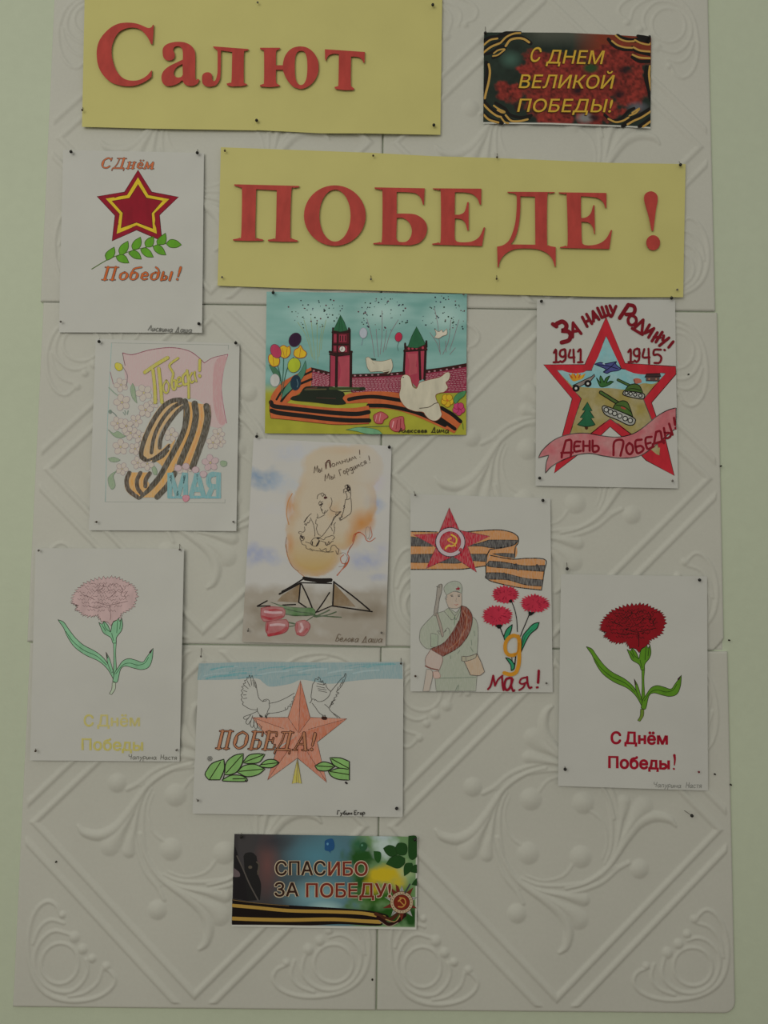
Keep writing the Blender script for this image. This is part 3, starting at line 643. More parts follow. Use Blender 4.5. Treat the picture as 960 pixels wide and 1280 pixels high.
s.f('764,246c 772,232 766,210c 782,222 796,214 802,224 818,208c 818,232 800,240 782,250', '#b3a596', True, '#80605a', .5)
s.part('drawn_dove')
s.f('620,425c 628,410 645,406 660,416 667,440 672,456 688,464 702,440 740,428 790,415 812,398 828,396 832,410 826,428 814,440 822,462 806,480 788,484 770,494 776,520 785,532 792,560 796,578 784,596 765,604 742,596 726,580 715,566 680,562 645,548 622,520 614,490 620,462', '#ab9f8d', True, '#8c4638', .6)
s.e(631, 417, 3.2, 2.6, '#20201c', n=9); s.s('700,550 740,545 765,530 780,526', .9, '#3a3028').s('660,412 672,450 690,464', .5, '#8c4638')
for l in ('503,585 515,572 538,565 566,585 548,600 540,615 512,612', '572,615 582,598 605,588 630,586 634,612 636,640 600,650 576,636'): s.part('drawn_tulip').f(l, '#b0525c', True, '#8a2434', .8)
s.s('518,578 512,606', .8, '#c88088').s('534,572 528,606', .8, '#c88088').s('590,605 584,632', 1.2, '#c88890').s('606,600 600,640', .8, '#8a2434').s('620,595 618,642', .8, '#8a2434')
s.s('385,642 440,632 500,628 572,626', .7, '#3a5c48'); s.f('390,642c 430,632 480,634 520,642 542,660c 480,660 430,648', '#5f8f72', True, '#2c4c40', .4)
for cx, cy, c, o in ((820,516,'#c89a30','#9a5a20'), (869,552,'#b8406c','#8a1c44')):
    s.part('drawn_flower')
    for k in range(5): a = k*1.2566+.3; s.e(cx+14*math.cos(a), cy+15*math.sin(a), 13, 14, c, o, .6, n=14)
    s.held = False; s.e(cx, cy, 5, 5, '#c06a30' if c[1] == 'c' else '#a02850', n=10)
s.part('drawn_leaf').f('846,518c 852,500 872,482 902,474c 892,496 872,512 856,530', '#3f7a58', True, '#245040', .5)
s.part('drawn_stem').s('885,612 888,640', .7, '#3a6a40')
s.part('signature', 'ink'); s.strk(HW, 'Алексеев', 612, 654, 735, 654, 11, 1.0, '#2a2c1c', .15); s.strk(HW, 'Дима', 752, 652, 828, 656, 14, 1.0, '#2a2c1c', .15)
s.end()

# ------------------------------------------------------------------ star with tanks
s = D3 = Sheet('drawing', 'drawing of a large red star framing tanks, with the years 1941 and 1945', 'drawing', [(671.2,374.2),(843.8,375),(847.5,610.5),(669.3,607.2)], bulge(('mid', .001), ('tl', .2, .001)))
s.clipbox = (669.5, 374, 845.6, 610)
s.cs(650,360,4.571).part('drawn_star')
s.f('492,165 600,430 890,448 892,492 752,655 780,740 830,860 882,1072 720,985 640,900 515,792 400,900 195,1058 240,850 298,632 135,438 370,437', '#b32c3a', False, '#3c1018', .9)
s.part('drawn_landscape', 'wash')
s.f('492,275 580,462 832,488 705,635 755,760 800,955 640,838 515,747 400,835 285,835 350,632 212,470 408,472', '#857b50', False)
s.f('492,275c 580,462c 832,488c 770,545 700,545 640,575 590,580 520,572 450,572 380,568 300,562c 212,470c 408,472c', '#6b9ca6')
s.s('492,275 580,462 832,488 705,635 755,760 800,955 640,838 515,747 400,835 285,835 350,632 212,470 408,472', 1.2, '#30101a', False, True)
s.f('740,915 800,912 796,955 780,950 745,920', '#857b50', False)
s.part('drawn_aeroplane'); s.f('425,435c 460,425 485,432 525,425 552,420c 548,436 578,462c 560,472 520,478 498,488 475,480c 490,465 460,450', '#3e4a80', True, '#14183a', 1.0); s.s('440,438 500,445 560,462', 1.0, '#14183a').s('478,480 520,450 545,425', 1.0, '#14183a'); s.f('470,432 482,428 484,438', '#8fa0b0')
s.part('drawn_gun'); s.f('272,488c 285,505 300,485c 318,500 330,482c 345,500 375,488c 360,515 330,528 300,530', '#c08030'); s.s('280,492 300,515', 1.2, '#b04028').s('310,490 320,515', 1.2, '#b04028').s('345,490 335,515', 1.2, '#b04028').s('360,495 345,520', 1., '#c8a040')
s.f('300,558 410,505 425,492 428,502 405,530 320,575', '#7a6a64', False, '#1a1014', 1.0)
for cx, cy in ((320,573), (388,546)): s.e(cx, cy, 21, 20, '#141014', n=18); s.e(cx, cy, 7.5, 7.5, '#a8a49c', n=12)
s.part('drawn_plant'); s.f('436,512c 450,530 462,545c 455,520 460,500c 475,525 480,540c 490,515 515,500c 500,530 495,545c 515,532 535,535c 515,550 490,562c 470,566 455,558', '#2e5c38', True, '#14301c', .9)
def tank(P0, k, wheels, tr, tur, bar, hull):
    s.part('drawn_tank'); s.s(bar, 5.2*k, '#10180c', False).s(bar, 2.8*k, '#3c5a34', False)
    s.f(tr, '#8a867e', True, '#141410', 1.3)
    s.f(hull, '#3d5c34', True, '#141c10', 1.1); s.s(tur, .9, '#141c10')
    for cx, cy in wheels: s.e(cx, cy, 13*k, 13*k, '#9c988f', '#141410', 1.2)
tank(0, 1, [(493,696),(517,707),(541,717),(570,731),(601,746),(630,757)], '470,690 476,674 495,676 560,700 650,742 658,765 645,782 615,782 560,755 490,725', '548,668 600,680 640,715', '462,597 560,658', '530,688c 548,660 580,645 605,648 622,668 645,735c 590,712')
s.s('580,682 600,690', 2., '#a04040')
tank(0, .72, [(608,600),(632,604),(658,609),(688,615)], '588,605 596,588 620,588 700,602 712,618 700,634 640,625 600,614', '612,578 650,575 690,585', '560,525 632,560', '598,588c 620,558 655,548 684,560 702,600c 650,592')
s.part('drawn_hut'); s.f('722,490 800,488 806,506 712,510', '#3a2a2c', False, '#1a1014', .8); s.f('720,508 798,508 796,532 720,530', '#5a4040', False, '#1a1014', .8); s.e(738, 520, 5, 5, '#a87060', n=8); s.e(778, 520, 5, 5, '#a87060', n=8)
s.f('648,522 668,515 690,522 692,540 660,545', '#b06058'); s.s('656,545 652,522', .8, '#3a2020')
s.part('drawn_fir'); s.s('378,790 380,800', 4, '#4a2c1c').f('385,652c 412,702c 398,702c 424,742c 405,744c 430,782c 380,792 328,782c 362,745c 344,740c 373,700c 356,698c', '#1f5a46', True, '#0c2c24', .9)
s.part('drawn_ribbon', 'wash'); s.f('105,970c 130,925 200,865 290,835 380,830 470,845 560,852 640,835 700,800 780,735 840,700 892,684c 892,800c 830,850 760,910 680,960 580,972 480,960 400,945 320,955 240,985 180,1020 145,1058c 150,1000 165,955c', '#b3606c', True, '#1c1014', 1.1)
s.part('lettering'); K = '#82182a'
for l in ('262,872 243,942/262,872 292,872 292,940/236,942 302,940/240,942 238,968/292,942 290,962', '345,878 314,882 312,932 348,930/314,905 338,903', '362,876 362,932/398,874 398,930/362,902 398,902', '415,872 417,932 442,932 450,915 440,902 418,903', '534,955 540,878 590,875 574,958', '625,885 608,905 610,935 628,950 645,930 642,900 625,885', '695,866 660,876 668,940 694,936 706,918 690,902 664,908', '752,850 718,860 728,918 764,905/722,890 746,884', '778,822 766,888/778,822 802,820 812,872/758,892 822,872/760,892 758,905/820,872 822,885', '822,800 834,856 858,848 858,830 828,828/852,775 872,838', '880,742 886,782/889,800 890,803'): s.s(l, 2.9, K)
s.part('lettering').cs(680,370,5.647); K = '#7c1428'
s.s('62,198 88,215', 5, K).s('90,195 130,180 158,205 150,235 128,245 170,250 188,275 175,312 125,328', 5.4, K)
for l in ('205,188 202,290/205,190 262,265/205,250 242,245', '270,148 305,215/300,128 338,195/290,185 322,168', '345,108 350,178/345,108 388,165/352,152 378,148', '378,85 408,152/408,78 432,145/438,72 458,132/408,152 462,130', '465,68 482,108/508,72 478,142 462,135'): s.s(l, 3.7, K)
s.s('595,62 535,155', 5, K).s('595,62 632,70 642,98 628,125 580,130', 4.6, K)
for l in ('608,140 594,165 600,195 625,205 650,185 648,155 625,138 608,140', '700,168 632,232/700,168 690,262/622,228 695,272', '745,203 710,262/712,262 772,232/776,228 738,292', '800,258 762,318/835,255 790,325/776,290 820,292', '845,280 838,310/882,295 815,350'): s.s(l, 3.7, K)
s.s('912,322 880,362', 3.6, K).s('850,380 853,382', 3, K)
for l in ('70,400 85,380 85,465/68,468 105,466', '145,375 118,385 112,415 132,430 150,415 148,380/150,380 152,440 130,465 115,460', '185,380 175,430 215,432/208,378 212,468', '240,392 258,378 258,465/240,468 272,466', '595,395 612,378 612,462/596,466 630,465', '660,370 638,382 635,410 655,425 675,408 668,375/672,375 672,440 655,465 640,455', '708,375 698,430 745,432/738,372 742,475', '825,378 780,380 775,415 805,412 828,435 815,470 780,472'): s.s(l, 2.7, K)
s.end()

# ------------------------------------------------------------------ ribbon shaped as a nine
s = D4 = Sheet('drawing', 'pencil drawing of a striped ribbon folded into a nine among pale flowers', 'drawing', [(119.7,423.5),(299.5,429.5),(295.4,663.8),(111,662.8)], bulge(('br', .2, .004), ('mid', .001), ('right', .002)))
s.cs(100,410,4.571).part('pencil_frame', 'pencil'); s.s('180,85 848,98 828,1000 143,993', .7, '#7c8480', False, True); s.s('180,88 172,250 155,600 146,993', .6, '#7ea0a0')
s.part('drawn_flag', 'pencil'); s.f('243,142c 300,152 400,125 520,112 620,130 680,170 710,200c 760,170 845,150c 820,240 808,350 825,480 835,545c 800,572 740,560c 700,430 600,400 440,420 400,340 300,330 258,290c', '#ab989a')
s.s('243,142 300,152 400,125 520,112 620,130 680,170 710,200', 1.0, '#7a3c50').s('710,200 760,170 845,150', .8, '#7a3c50').s('845,150 820,240 808,350 825,480 838,545', .8, '#96506a').s('243,142 250,180 258,215', .8, '#604048')
s.f('770,200 835,165 810,300 812,450 830,540 790,540 760,400', '#a8868a')
R = random.Random(11); lay0 = s.lay
for bi, (cx, cy, k) in enumerate(((365,370,1.05),(240,425,1.05),(375,468,.95),(235,325,.9),(215,545,.85),(265,560,.9),(320,530,.8),(290,600,.9),(340,620,.8),(232,680,1),(315,690,.8),(385,775,.85),(240,805,.8),(760,655,.85),(745,770,1.05),(790,605,.8),(520,610,.9),(590,800,.85),(420,430,.7),(330,770,.8),(420,620,.6),(800,650,.7),(635,790,.7))):
    s.lay = lay0+(bi % 3)*.00016
    a0 = R.random()*1.2; s.part('drawn_blossom', 'pencil')
    for j in range(5):
        a = a0+j*1.2566; s.e(cx+27*k*math.cos(a), cy+27*k*math.sin(a), 20*k, 17*k, '#a9a29b' if (cx, cy) != (745,770) else '#a8959a', '#8a7c84', .55, ang=a, n=14)
    s.e(cx, cy, 6*k, 6*k, '#aaa070', n=8)
s.held = False
s.part('drawn_bud', 'pencil').f('200,205 215,198 240,210 242,235 220,245 202,228', '#b0a838', True, '#6a6830', .5); s.s('172,250 190,320', .7, '#8a5c6c').s('240,215 270,270 262,340', .7, '#6c5c64')
for l in ('300,315c 312,340 318,380 325,430c 300,400 288,350', '160,745c 190,738 215,745 230,755c 205,765 175,762', '165,900c 160,860 178,835 210,815c 190,845 198,880 200,905 182,922', '160,580c 190,600 215,590 240,605 262,618c 230,628 195,618', '800,765c 815,758 838,765 838,785c 820,792 805,785', '410,800c 425,790 440,815 438,840c 420,835'): s.part('drawn_leaf', 'pencil').f(l, '#7d9078', True, '#5f7464', .5)
s.part('drawn_sprig', 'pencil').s('170,470 195,488 210,505', .9, '#5c6c68').e(172, 478, 10, 12, '#66766e'); s.part('drawn_sprig', 'pencil').s('165,340 190,365 215,385', 1.4, '#7c8c80').part('drawn_sprig', 'pencil').s('255,470 262,490/275,470 270,495/245,480 258,498', .9, '#6c8078')
s.part('drawn_ribbon', 'pencil')
s.f('588,408 560,402 520,405 470,432 425,490 385,560 352,640 336,715 350,748 378,760 420,750 470,715 515,668 500,662 470,690 448,690 444,650 462,590 500,530 545,480 582,450', '#b0936a')
for l, w in (('575,410 530,415 480,445 430,510 388,590 358,670 350,730 372,752', 5.2), ('582,425 530,455 480,510 435,590 415,660 408,712', 4.2), ('584,452 545,490 495,560 462,630 455,685', 4.0)): s.s(l, w*1.12, '#474038')
s.s('380,758 420,745 475,705 512,670', 3.6, '#3c342e')
s.f('586,408c 640,425 742,440c 748,500 735,580 705,670 665,770 640,800c 600,790 545,775c 520,860 470,930 440,968c 330,968c 380,935 430,880 480,800 530,720 570,640 592,560 592,470', '#b5905c')
s.f('400,758c 450,742 510,700 515,668c 545,640 500,740 470,790c 440,765', '#b5905c')
for l, w in (('600,418 612,470 606,540 585,610 545,690 500,770 455,850 400,915 335,966', 5.4), ('655,432 662,500 648,580 615,670 570,775', 6.2), ('722,446 728,510 712,590 680,690 642,795', 6.0), ('540,830 500,900 440,966', 5.2), ('500,700 470,735 420,760', 3.0)): s.s(l, w*1.3, '#474239')
s.s('590,410 592,500 575,620 520,740 440,860 330,966', .7, '#302824').s('742,440 748,500 735,580 705,670 648,800', .7, '#504840')
s.s('630,430 636,500 625,580 590,670 550,745 500,840 430,925', 2.0, '#bd8c4e').s('690,440 695,510 680,590 645,690 615,770', 2.6, '#bb8650')
s.f('275,825c 405,825c 385,870 395,900 340,962c 300,962 262,925 255,880', '#b5905c')
for l, w in (('282,828 266,870 278,925 325,963', 5.6), ('345,828 326,870 330,915 350,945', 5.2), ('398,830 376,865 374,905', 5.2)): s.s(l, w, '#4a4038')
s.s('308,830 296,880 315,935 335,950', 2.0, '#bd8a4c').s('365,830 350,880 355,920', 2.0, '#bd8a4c')
s.part('lettering', 'pencil'); s.glyph('МАЯ', 506, 970, 798, 142, '#6b979e', 0, .05)
for x0 in (505, 560, 610, 645, 715, 760): s.s(f'{x0},968 {x0+40},968', 2.6, '#6798a2')
s.s('735,965 700,965 640,964', 2.6, '#6798a2')
for cx, cy in ((560,800),(605,790),(660,810),(705,835)): s.part('drawn_blossom', 'pencil').e(cx, cy, 20, 18, '#a8969c', '#8d7080', .5)
s.part('drawn_blossom', 'pencil').f('585,968 600,955 625,962 618,985 598,992', '#b07888', True, '#a05a68', .5)
s.part('lettering', 'pencil').cs(130,425,5.647); K = '#a8a24a'; Ko = '#7c7838'
for o_, c in ((1.1, Ko), (0, K)):
    for l, w in (('288,228 365,175 448,125', 3.4), ('345,212 358,330 362,440', 3.2), ('386,200 400,330 408,440', 3.2), ('440,285 420,320 425,365 448,370 458,320 440,285', 1.5), ('522,128 462,178 488,235 478,290 486,345 504,340 505,290 488,285', 2.1), ('520,300 540,290 535,262 520,275 520,325 545,320', 1.4), ('578,232 556,262 562,312 586,310/586,215 596,300 598,408', 2.3), ('622,232 606,262 616,300 634,290/640,225 640,250 652,292', 1.7), ('676,142 674,215/674,250 676,256', 2.7)): s.s(l, w*1.15+o_*.7, c)
s.end()
# ------------------------------------------------------------------ flame over the memorial
def flame(x, y, u, v):
    X = (x-290)*4.571; Y = (y-540)*4.571; base = A('#a49c96'); c = np.broadcast_to(base, x.shape+(3,)).copy(); n = fbm(x, y, 14, 5); n2 = fbm(x, y, 5, 8)
    def blend(c, k, col): k = np.clip(k, 0, 1)[..., None]; return c*(1-k)+A(col)*k
    for cx, cy, rx, ry, col, a in ((180,262,105,58,'#6a8098',1.25), (290,285,90,60,'#8c94a0',.6), (350,120,130,50,'#9496a2',.5), (140,700,110,60,'#84889c',1.05), (240,730,60,30,'#8a8e9e',.6), (820,410,60,48,'#7c88a0',1.1), (770,730,130,55,'#868a9e',1.0), (840,830,60,20,'#8288a0',.6), (850,660,50,30,'#8a8aa0',.5), (240,440,70,40,'#9a98a0',.35), (840,300,40,60,'#a094a0',.5)):
        k = np.clip(1.25-np.hypot((X-cx)/rx, (Y-cy)/ry)+(n-.5)*1.1, 0, 1); c = blend(c, k*a*.85*np.clip(.3+n2, 0, 1), col)
    sd = np.full(x.shape, 9.)
    for cx, cy, rx, ry in ((470,690,158,138), (470,560,165,160), (470,420,125,170), (560,300,185,160), (600,180,210,110), (720,200,150,140), (700,400,130,170), (610,560,110,120)):
        sd = np.minimum(sd, np.hypot((X-cx)/rx, (Y-cy)/ry)-1)
    sd = sd+(n2-.5)*.10; k = np.clip(-sd/.16, 0, 1)*np.clip(1-(X-640)/330*np.clip((480-Y)/120, 0, 1), .25, 1); c = blend(c, k*.9, '#aa9684')
    yel = np.clip((Y-560)/220, 0, 1)*np.clip(-sd/.3, 0, 1); c = blend(c, yel*.8, '#aa8a58')
    rim = np.clip(-sd/.05, 0, 1)*np.clip(1+sd/.42, 0, 1)*np.clip((Y-220)/200, .12, 1); c = blend(c, rim*.8*np.clip(.3+n, 0, 1), '#ae8262')
    for cx, cy, rx, ry, a in ((740,520,70,80,.8), (330,420,26,80,.7), (330,640,26,60,.6), (690,600,50,60,.6), (640,110,120,25,.12), (790,500,35,60,.5)): c = blend(c, (1.2-np.hypot((X-cx)/rx, (Y-cy)/ry))*a, '#b8764a')
    g = np.clip((Y-865)/60+(n-.5)*.8, 0, 1); c = blend(c, g*.8*np.clip(.6+n*.8, 0, 1), '#887a6e')
    for cx, cy, rx, ry, a in ((730,1040,140,34,.75), (140,1020,60,50,.5), (170,1100,60,60,.45), (820,1000,80,40,.4)): c = blend(c, (1.2-np.hypot((X-cx)/rx, (Y-cy)/ry)+(n-.5))*a, '#75665a')
    c = blend(c, np.clip((Y-1190)/30, 0, 1)*.6, '#9c9088'); return c
s = D5 = Sheet('drawing', 'watercolour of an orange flame over a dark angular stand with pink tulips', 'drawing', [(317,547.5),(489.5,557.5),(482,807.5),(302.5,802.5)], bulge(('mid', .0015), ('bot', .0015), ('right', .002)), flame, step=1.6)
s.cs(290,540,4.571).part('flame_edge', 'wash')
for l in ('820,605 790,625 768,618 755,590 725,572 705,590 690,640 660,690 670,720 655,760 625,790 598,820', '790,540 800,590 785,615', '640,700 620,720 630,750 660,745 668,710', '735,572 700,585 688,625', '600,822 640,770 668,735'): s.s(l, 1.1, '#a8503c')
s.part('flame_edge', 'wash').s('768,545 762,575 775,612 788,580 782,545 768,545', .6, '#7a6258').s('345,350 320,400 312,470 325,530', 1.2, '#b8764e').s('308,640 316,700 340,760 380,800 415,828', 1.0, '#a86a4a')
for l in ('312,600 306,650 316,690', '330,745 350,775 380,795', '600,700 640,690 660,720 640,760', '690,640 670,665 665,690', '610,770 640,765 650,745'): s.s(l, .5, '#6a4038')
s.part('drawn_stand', 'wash').cs(310,700,5.647)
s.f('368,168 358,300 205,292 240,250', '#7a6452', False); s.f('610,165 604,322 760,330', '#7a6452', False); s.f('385,180 440,325 405,328 368,300', '#94877a', False); s.f('575,235 595,320 500,360', '#94877a', False)
s.part('drawn_stand', 'ink'); K = '#181214'
for l, w in (('395,128 480,140 585,140', 4.2), ('400,138 520,156 588,148', 2.2), ('372,160 590,166', 1.5), ('395,130 300,190 240,222', 1.8), ('370,162 290,205 222,240', 2.2), ('135,288 68,324', 1.6), ('65,326 155,324', 1.6), ('370,165 358,300', 1.7), ('378,170 430,280 470,385', 1.7), ('360,300 410,334', 1.7), ('245,318 335,314', 1.6), ('575,230 530,300 478,372', 1.6), ('606,152 598,325', 1.8), ('606,155 740,255 858,352', 1.8), ('596,324 740,345 876,364', 1.7), ('596,322 540,345 490,368', 1.4)): s.s(l, w, K)
s.part('drawn_stems', 'wash')
s.f('160,298c 240,320 330,335 455,338c 475,360 470,388c 400,395 330,390 268,386c 245,345 210,318', '#4a6a48', True, '#2a4430', .5); s.s('250,340 350,365 462,378', 1.2, '#2c4a34')
for l, w in (('470,392 410,430 330,462 285,470', 1.0), ('440,385 520,395 658,404', 1.3), ('470,400 540,370 575,352', 1.6), ('480,402 560,388 622,366', 1.4), ('285,440 320,448 345,455', 1.8), ('265,380 330,392 470,388', 1.4)): s.s(l, w, '#2c4a30')
for l in ('92,340c 150,330 245,335c 262,360 255,395 235,412c 170,430 110,432c 92,400', '128,440c 180,428 270,420c 285,445 282,485 250,515 150,538c 126,500', '340,442c 365,430 400,425c 425,440 438,468 420,510 390,535 350,525 334,485'): s.part('drawn_tulip', 'wash').f(l, '#a85a64', True, '#96303c', 1.0)
for l, w in (('100,400 160,415 240,400', 3.2), ('150,355 200,350 240,360', 2.4), ('145,530 220,515 272,480', 3.6), ('350,520 385,520 415,490', 3.4), ('350,450 345,500', 2.2), ('140,445 135,500', 1.4)): s.s(l, w, '#a2303e')
for l in ('120,365 180,372 235,370', '160,460 210,455 255,460', '375,450 385,480 370,505'): s.s(l, 3.0, '#b98a90')
s.part('drawn_soldier', 'ink').cs(360,550,7.385); K = '#3a302e'
for l in ('268,545 275,510 300,495 320,488 330,500 350,510', '305,500 320,520 335,500 345,520', '395,530 405,560 400,600 385,625', '330,535 345,545', '300,560 285,580 290,600 310,605 300,625 320,650 305,640 325,680', '325,570 300,575 318,590 295,600', '345,650 330,680 345,670 370,645', '385,625 400,650 440,665 490,660', '490,660 450,700 440,680 460,690', '480,660 430,720 380,800 320,880 290,900', '270,680 275,705 265,720 290,715 320,700 340,690', '260,730 255,770 270,780 262,820 280,870 300,880', '205,715 235,780 248,860 245,890', '145,760 180,710 215,678', '150,780 160,770 165,790 180,760 190,765 205,735', '150,800 155,830 140,850 105,845 100,860 130,870', '115,880 110,910 130,930 150,910 145,890 125,890', '110,900 130,960 160,970 170,1000 200,1010 230,1025', '215,930 210,960 240,980 270,975 285,940 270,905 240,905 215,930', '290,905 330,920 345,900 380,890 410,880 430,900 410,920', '300,930 340,945 350,970 380,960 400,940 420,930', '160,940 210,955', '290,1000 310,1020 350,1000 355,1030 390,1020 400,980 430,970 455,1000 470,1010 455,1055 440,1020', '200,1000 250,1020 300,1025 360,1035 420,1030', '345,940 360,975 375,935 385,965', '420,870 430,820 425,780 440,760', '395,800 410,840', '400,790 420,720 440,700', '530,550 515,640 500,690 475,740', '580,540 585,600 580,670 540,705 480,745', '530,550 560,545 580,530', '515,490 512,460 530,445 525,425 545,412 565,420 575,445 578,500 575,530', '530,480 550,470 570,490', '520,470 535,490 545,520 540,545', '520,600 512,612 524,620 510,632', '490,690 500,710 470,720 490,735'): s.s(l, .55, K)
s.s('548,420 560,435 570,450 560,465 545,450 555,430', 1.8, '#302624').s('340,532 352,530', 2.6, '#4a1820').s('180,712 170,725 148,758', .9, '#181412').s('222,970 225,935', 1.1, '#181412').s('262,975 290,930', 1.4, '#2a2220').s('270,905 285,905', 2., '#2a2220').s('295,600 318,588', 1.4, '#2a2220').s('120,885 135,905', 2.2, '#3a302e')
s.part('lettering', 'ink'); K = '#3a2620'
s.strk(HW, 'Мы', 240, 305, 318, 290, 36, .6, K, .2).strk(HW, 'Помним', 350, 268, 640, 172, 32, .6, K, .1).strk(HW, '!', 655, 162, 690, 150, 40, .7, K, .2); s.s('350,262 358,200 385,190 392,255', 1.0, '#5a1c18')
s.strk(HW, 'Мы', 340, 378, 440, 348, 34, .6, K, .2).strk(HW, 'Гордимся', 480, 332, 735, 215, 32, .6, K, .1).strk(HW, '!', 748, 215, 780, 200, 40, .7, K, .2)
s.part('signature', 'ink').cs(310,700,5.647); s.strk(HW, 'Белова', 612, 572, 780, 580, 26, .7, '#5c4c40', .3); s.strk(HW, 'Даша', 805, 580, 950, 582, 26, .7, '#5c4c40', .25)
s.end()

# ------------------------------------------------------------------ soldier with ribbon and carnations
s = D6 = Sheet('drawing', 'drawing of a soldier below a red star on a striped ribbon, with carnations', 'drawing', [(513,617.5),(687.8,623),(690.9,865.5),(513,864.2)], bulge(('mid', .001), ('tl', .12, .002), ('right', .002)))
s.clipbox = (513.4, 618, 691, 865)
s.cs(510,630,5.333).part('drawn_ribbon', 'pencil'); K = '#141014'; O = '#ac7a4c'; G_ = '#454344'
s.f('16,183c 110,184 190,185c 360,188c 480,178 600,172 680,185 735,220c 735,255 715,285c 640,290 580,300 548,330 525,410c 430,425 350,435 200,436 16,436c', O)
s.f('540,300 620,292 715,270 712,360 560,345', O); s.f('16,216c 100,235 165,282c 16,280c', G_, True, K, .8); s.f('385,282c 470,262 540,240c 640,240 736,242c 712,270 650,285 560,292 480,280', G_, True, K, .9)
s.f('16,336c 160,334 520,334c 526,345 524,384c 400,378 330,395 200,392 16,390c', G_, True, K, .8); s.f('560,332c 640,328 710,332c 706,360c 640,350', G_, True, K, .6)
s.f('548,342c 650,362 710,368 800,362 915,372c 908,450 890,572c 780,562 690,548 600,525 540,512 520,488c 520,440 528,390', O)
s.f('540,380c 640,388 780,412 914,408c 908,450c 800,442 660,428 532,414', G_, True, K, .9); s.f('526,458c 640,462 780,495 900,506c 894,548c 780,538 660,505 524,498', G_, True, K, .9)
for l in ('16,183 110,184 192,186', '358,188 480,178 600,172 680,185 720,205 736,228 734,260 716,290 710,360', '548,302 640,290 716,268', '548,302 528,340 520,400 520,470 530,500 570,520 690,548 780,562 890,574', '548,342 650,362 710,368 800,362 916,372 908,450 890,574', '16,436 200,436 350,435 430,425 520,412', '735,240 700,275 620,292'): s.s(l, 1.25, K)
for x, y in ((100,255),(580,262),(660,262),(90,362),(250,372),(440,358),(720,420),(640,480),(800,520),(860,425)): s.s(f'{x},{y-16} {x+14},{y+16}', 3.2, '#383638')
s.part('drawn_star', 'pencil'); s.f('275,25c 342,175c 545,215c 398,285c 458,455c 300,350c 120,430c 188,288c 35,205c 205,195c', '#9a1e30', False, '#5c1424', .9)
s.s('275,30 290,150', .5, '#5c1424'); s.e(282, 254, 98, 97, '#a69aa2', '#2c1c28', 1.1, n=36); s.e(282, 254, 70, 70, '#9a2232', '#7a1828', .8, n=30)
s.s('290,205 320,225 322,255 300,278 270,280', 2.0, '#c09a30').s('270,245 308,265 318,282', 1.5, '#c08a2c').s('268,238 285,228', 2.6, '#c08a2c').s('275,275 258,285 250,298', 2.2, '#c09a30')
s.f('335,310 345,295 352,290 360,298 375,305 362,318 358,332 348,320', '#8c1c30', False)
s.part('drawn_soldier', 'pencil').cs(515,720,8.768); G1 = '#8f968a'; L_ = '#5c5c58'
s.f('240,420c 110,560 85,640 90,720 150,790 215,800c 250,870 330,880 300,1000 290,1100c 255,1110 265,1262c 700,1262c 712,1095c 715,850c 725,600 700,480 640,440c 560,330c 480,400c 400,350c 350,385c', G1, True, L_, .7)
s.f('240,420 265,250 280,120 310,90 330,100 322,180 300,260 275,415', '#85807a', True, '#4c4844', .7); s.s('265,115 300,125/300,90 300,130', .7, '#4c4844')
s.f('262,420 285,420 330,560 345,650 325,660 300,560', '#8c8078', True, '#54504a', .7)
s.f('385,230c 372,255 380,290 400,345c 440,355 490,355 530,335c 545,310 545,190c 460,170 380,190', '#a2958a', True, L_, .6)
s.f('378,210c 350,150 360,110 400,75 460,55 520,70 548,120 545,190c 470,165', '#8e968c', True, L_, .6)
s.f('478,135 500,130 505,112 514,128 532,130 520,143 524,160 505,150 488,158', '#7a1826', False); s.s('420,212 450,208/500,210 530,208', .8, '#4c4844').s('432,222 446,222/508,222 520,222', 1.3, '#4c4c4c').s('490,240 480,275 495,280', .5, '#6c6058').s('462,310 485,318 508,308', .8, '#9a5a50').s('368,220 366,250 382,260', .5, L_)
s.f('350,385c 400,350c 470,440c 455,475 430,480c', '#8c9484', True, L_, .7); s.f('530,335c 500,400 470,440c 480,480 500,440c 530,380', '#8c9484', True, L_, .7); s.s('470,440 465,540', .6, '#4c7050')
s.f('205,630c 240,630 285,650c 285,700 280,770c 240,780 205,775c', '#889484', True, L_, .6); s.s('350,620 385,570 410,590 415,640', .6, L_).s('280,600 300,640/290,595 305,610', .8, L_).s('360,610 375,590', 1.2, '#4a4a44')
for l in ('680,600 690,660', '640,780 670,830', '500,850 525,815', '420,870 425,910', '650,700 655,760', '500,1262 510,1190', '475,1262 500,1200', '300,1120 700,1110'): s.s(l, .6, '#5c6c60')
s.f('540,325c 600,345 650,410 662,480 640,590 590,690 500,790 340,880c 280,850 200,800c 330,745 430,650 500,540 530,430', '#70382c', True, '#3c1c18', .9)
for k in range(9): s.s(f'{250+k*32},{800-k*12} {330+k*30},{760-k*34} {440+k*14},{640-k*30}', 1.0, '#5a261e')
s.s('560,380 600,460 590,560 540,650', 1.4, '#8a5640').s('400,800 480,740 560,640', 1.2, '#8a5640')
s.f('205,805c 330,878c 335,930 300,1030c 240,1020 150,985c 150,900', '#a49690', True, '#6a5450', .7); s.s('148,985 200,1010 285,1030', 1.6, '#6a3c34')
s.f('160,1020c 215,1035 225,1100 190,1262c 120,1262c', '#a39a92', True, L_, .6); s.f('230,1050c 290,1050 310,1100 290,1120 240,1115', '#ab948c', True, '#8c6c66', .6)
s.f('570,930c 690,870 712,850c 760,950 795,1050c 740,1090 640,1085c', '#a5937f', True, '#4c4440', .9); s.f('545,880c 620,880 712,850c 690,900 590,935 545,930c', '#93907f', True, '#4c4440', .8); s.s('590,880 592,932', .7, '#4c4440')
s.part('drawn_stems', 'marker').cs(595,725,9.08)
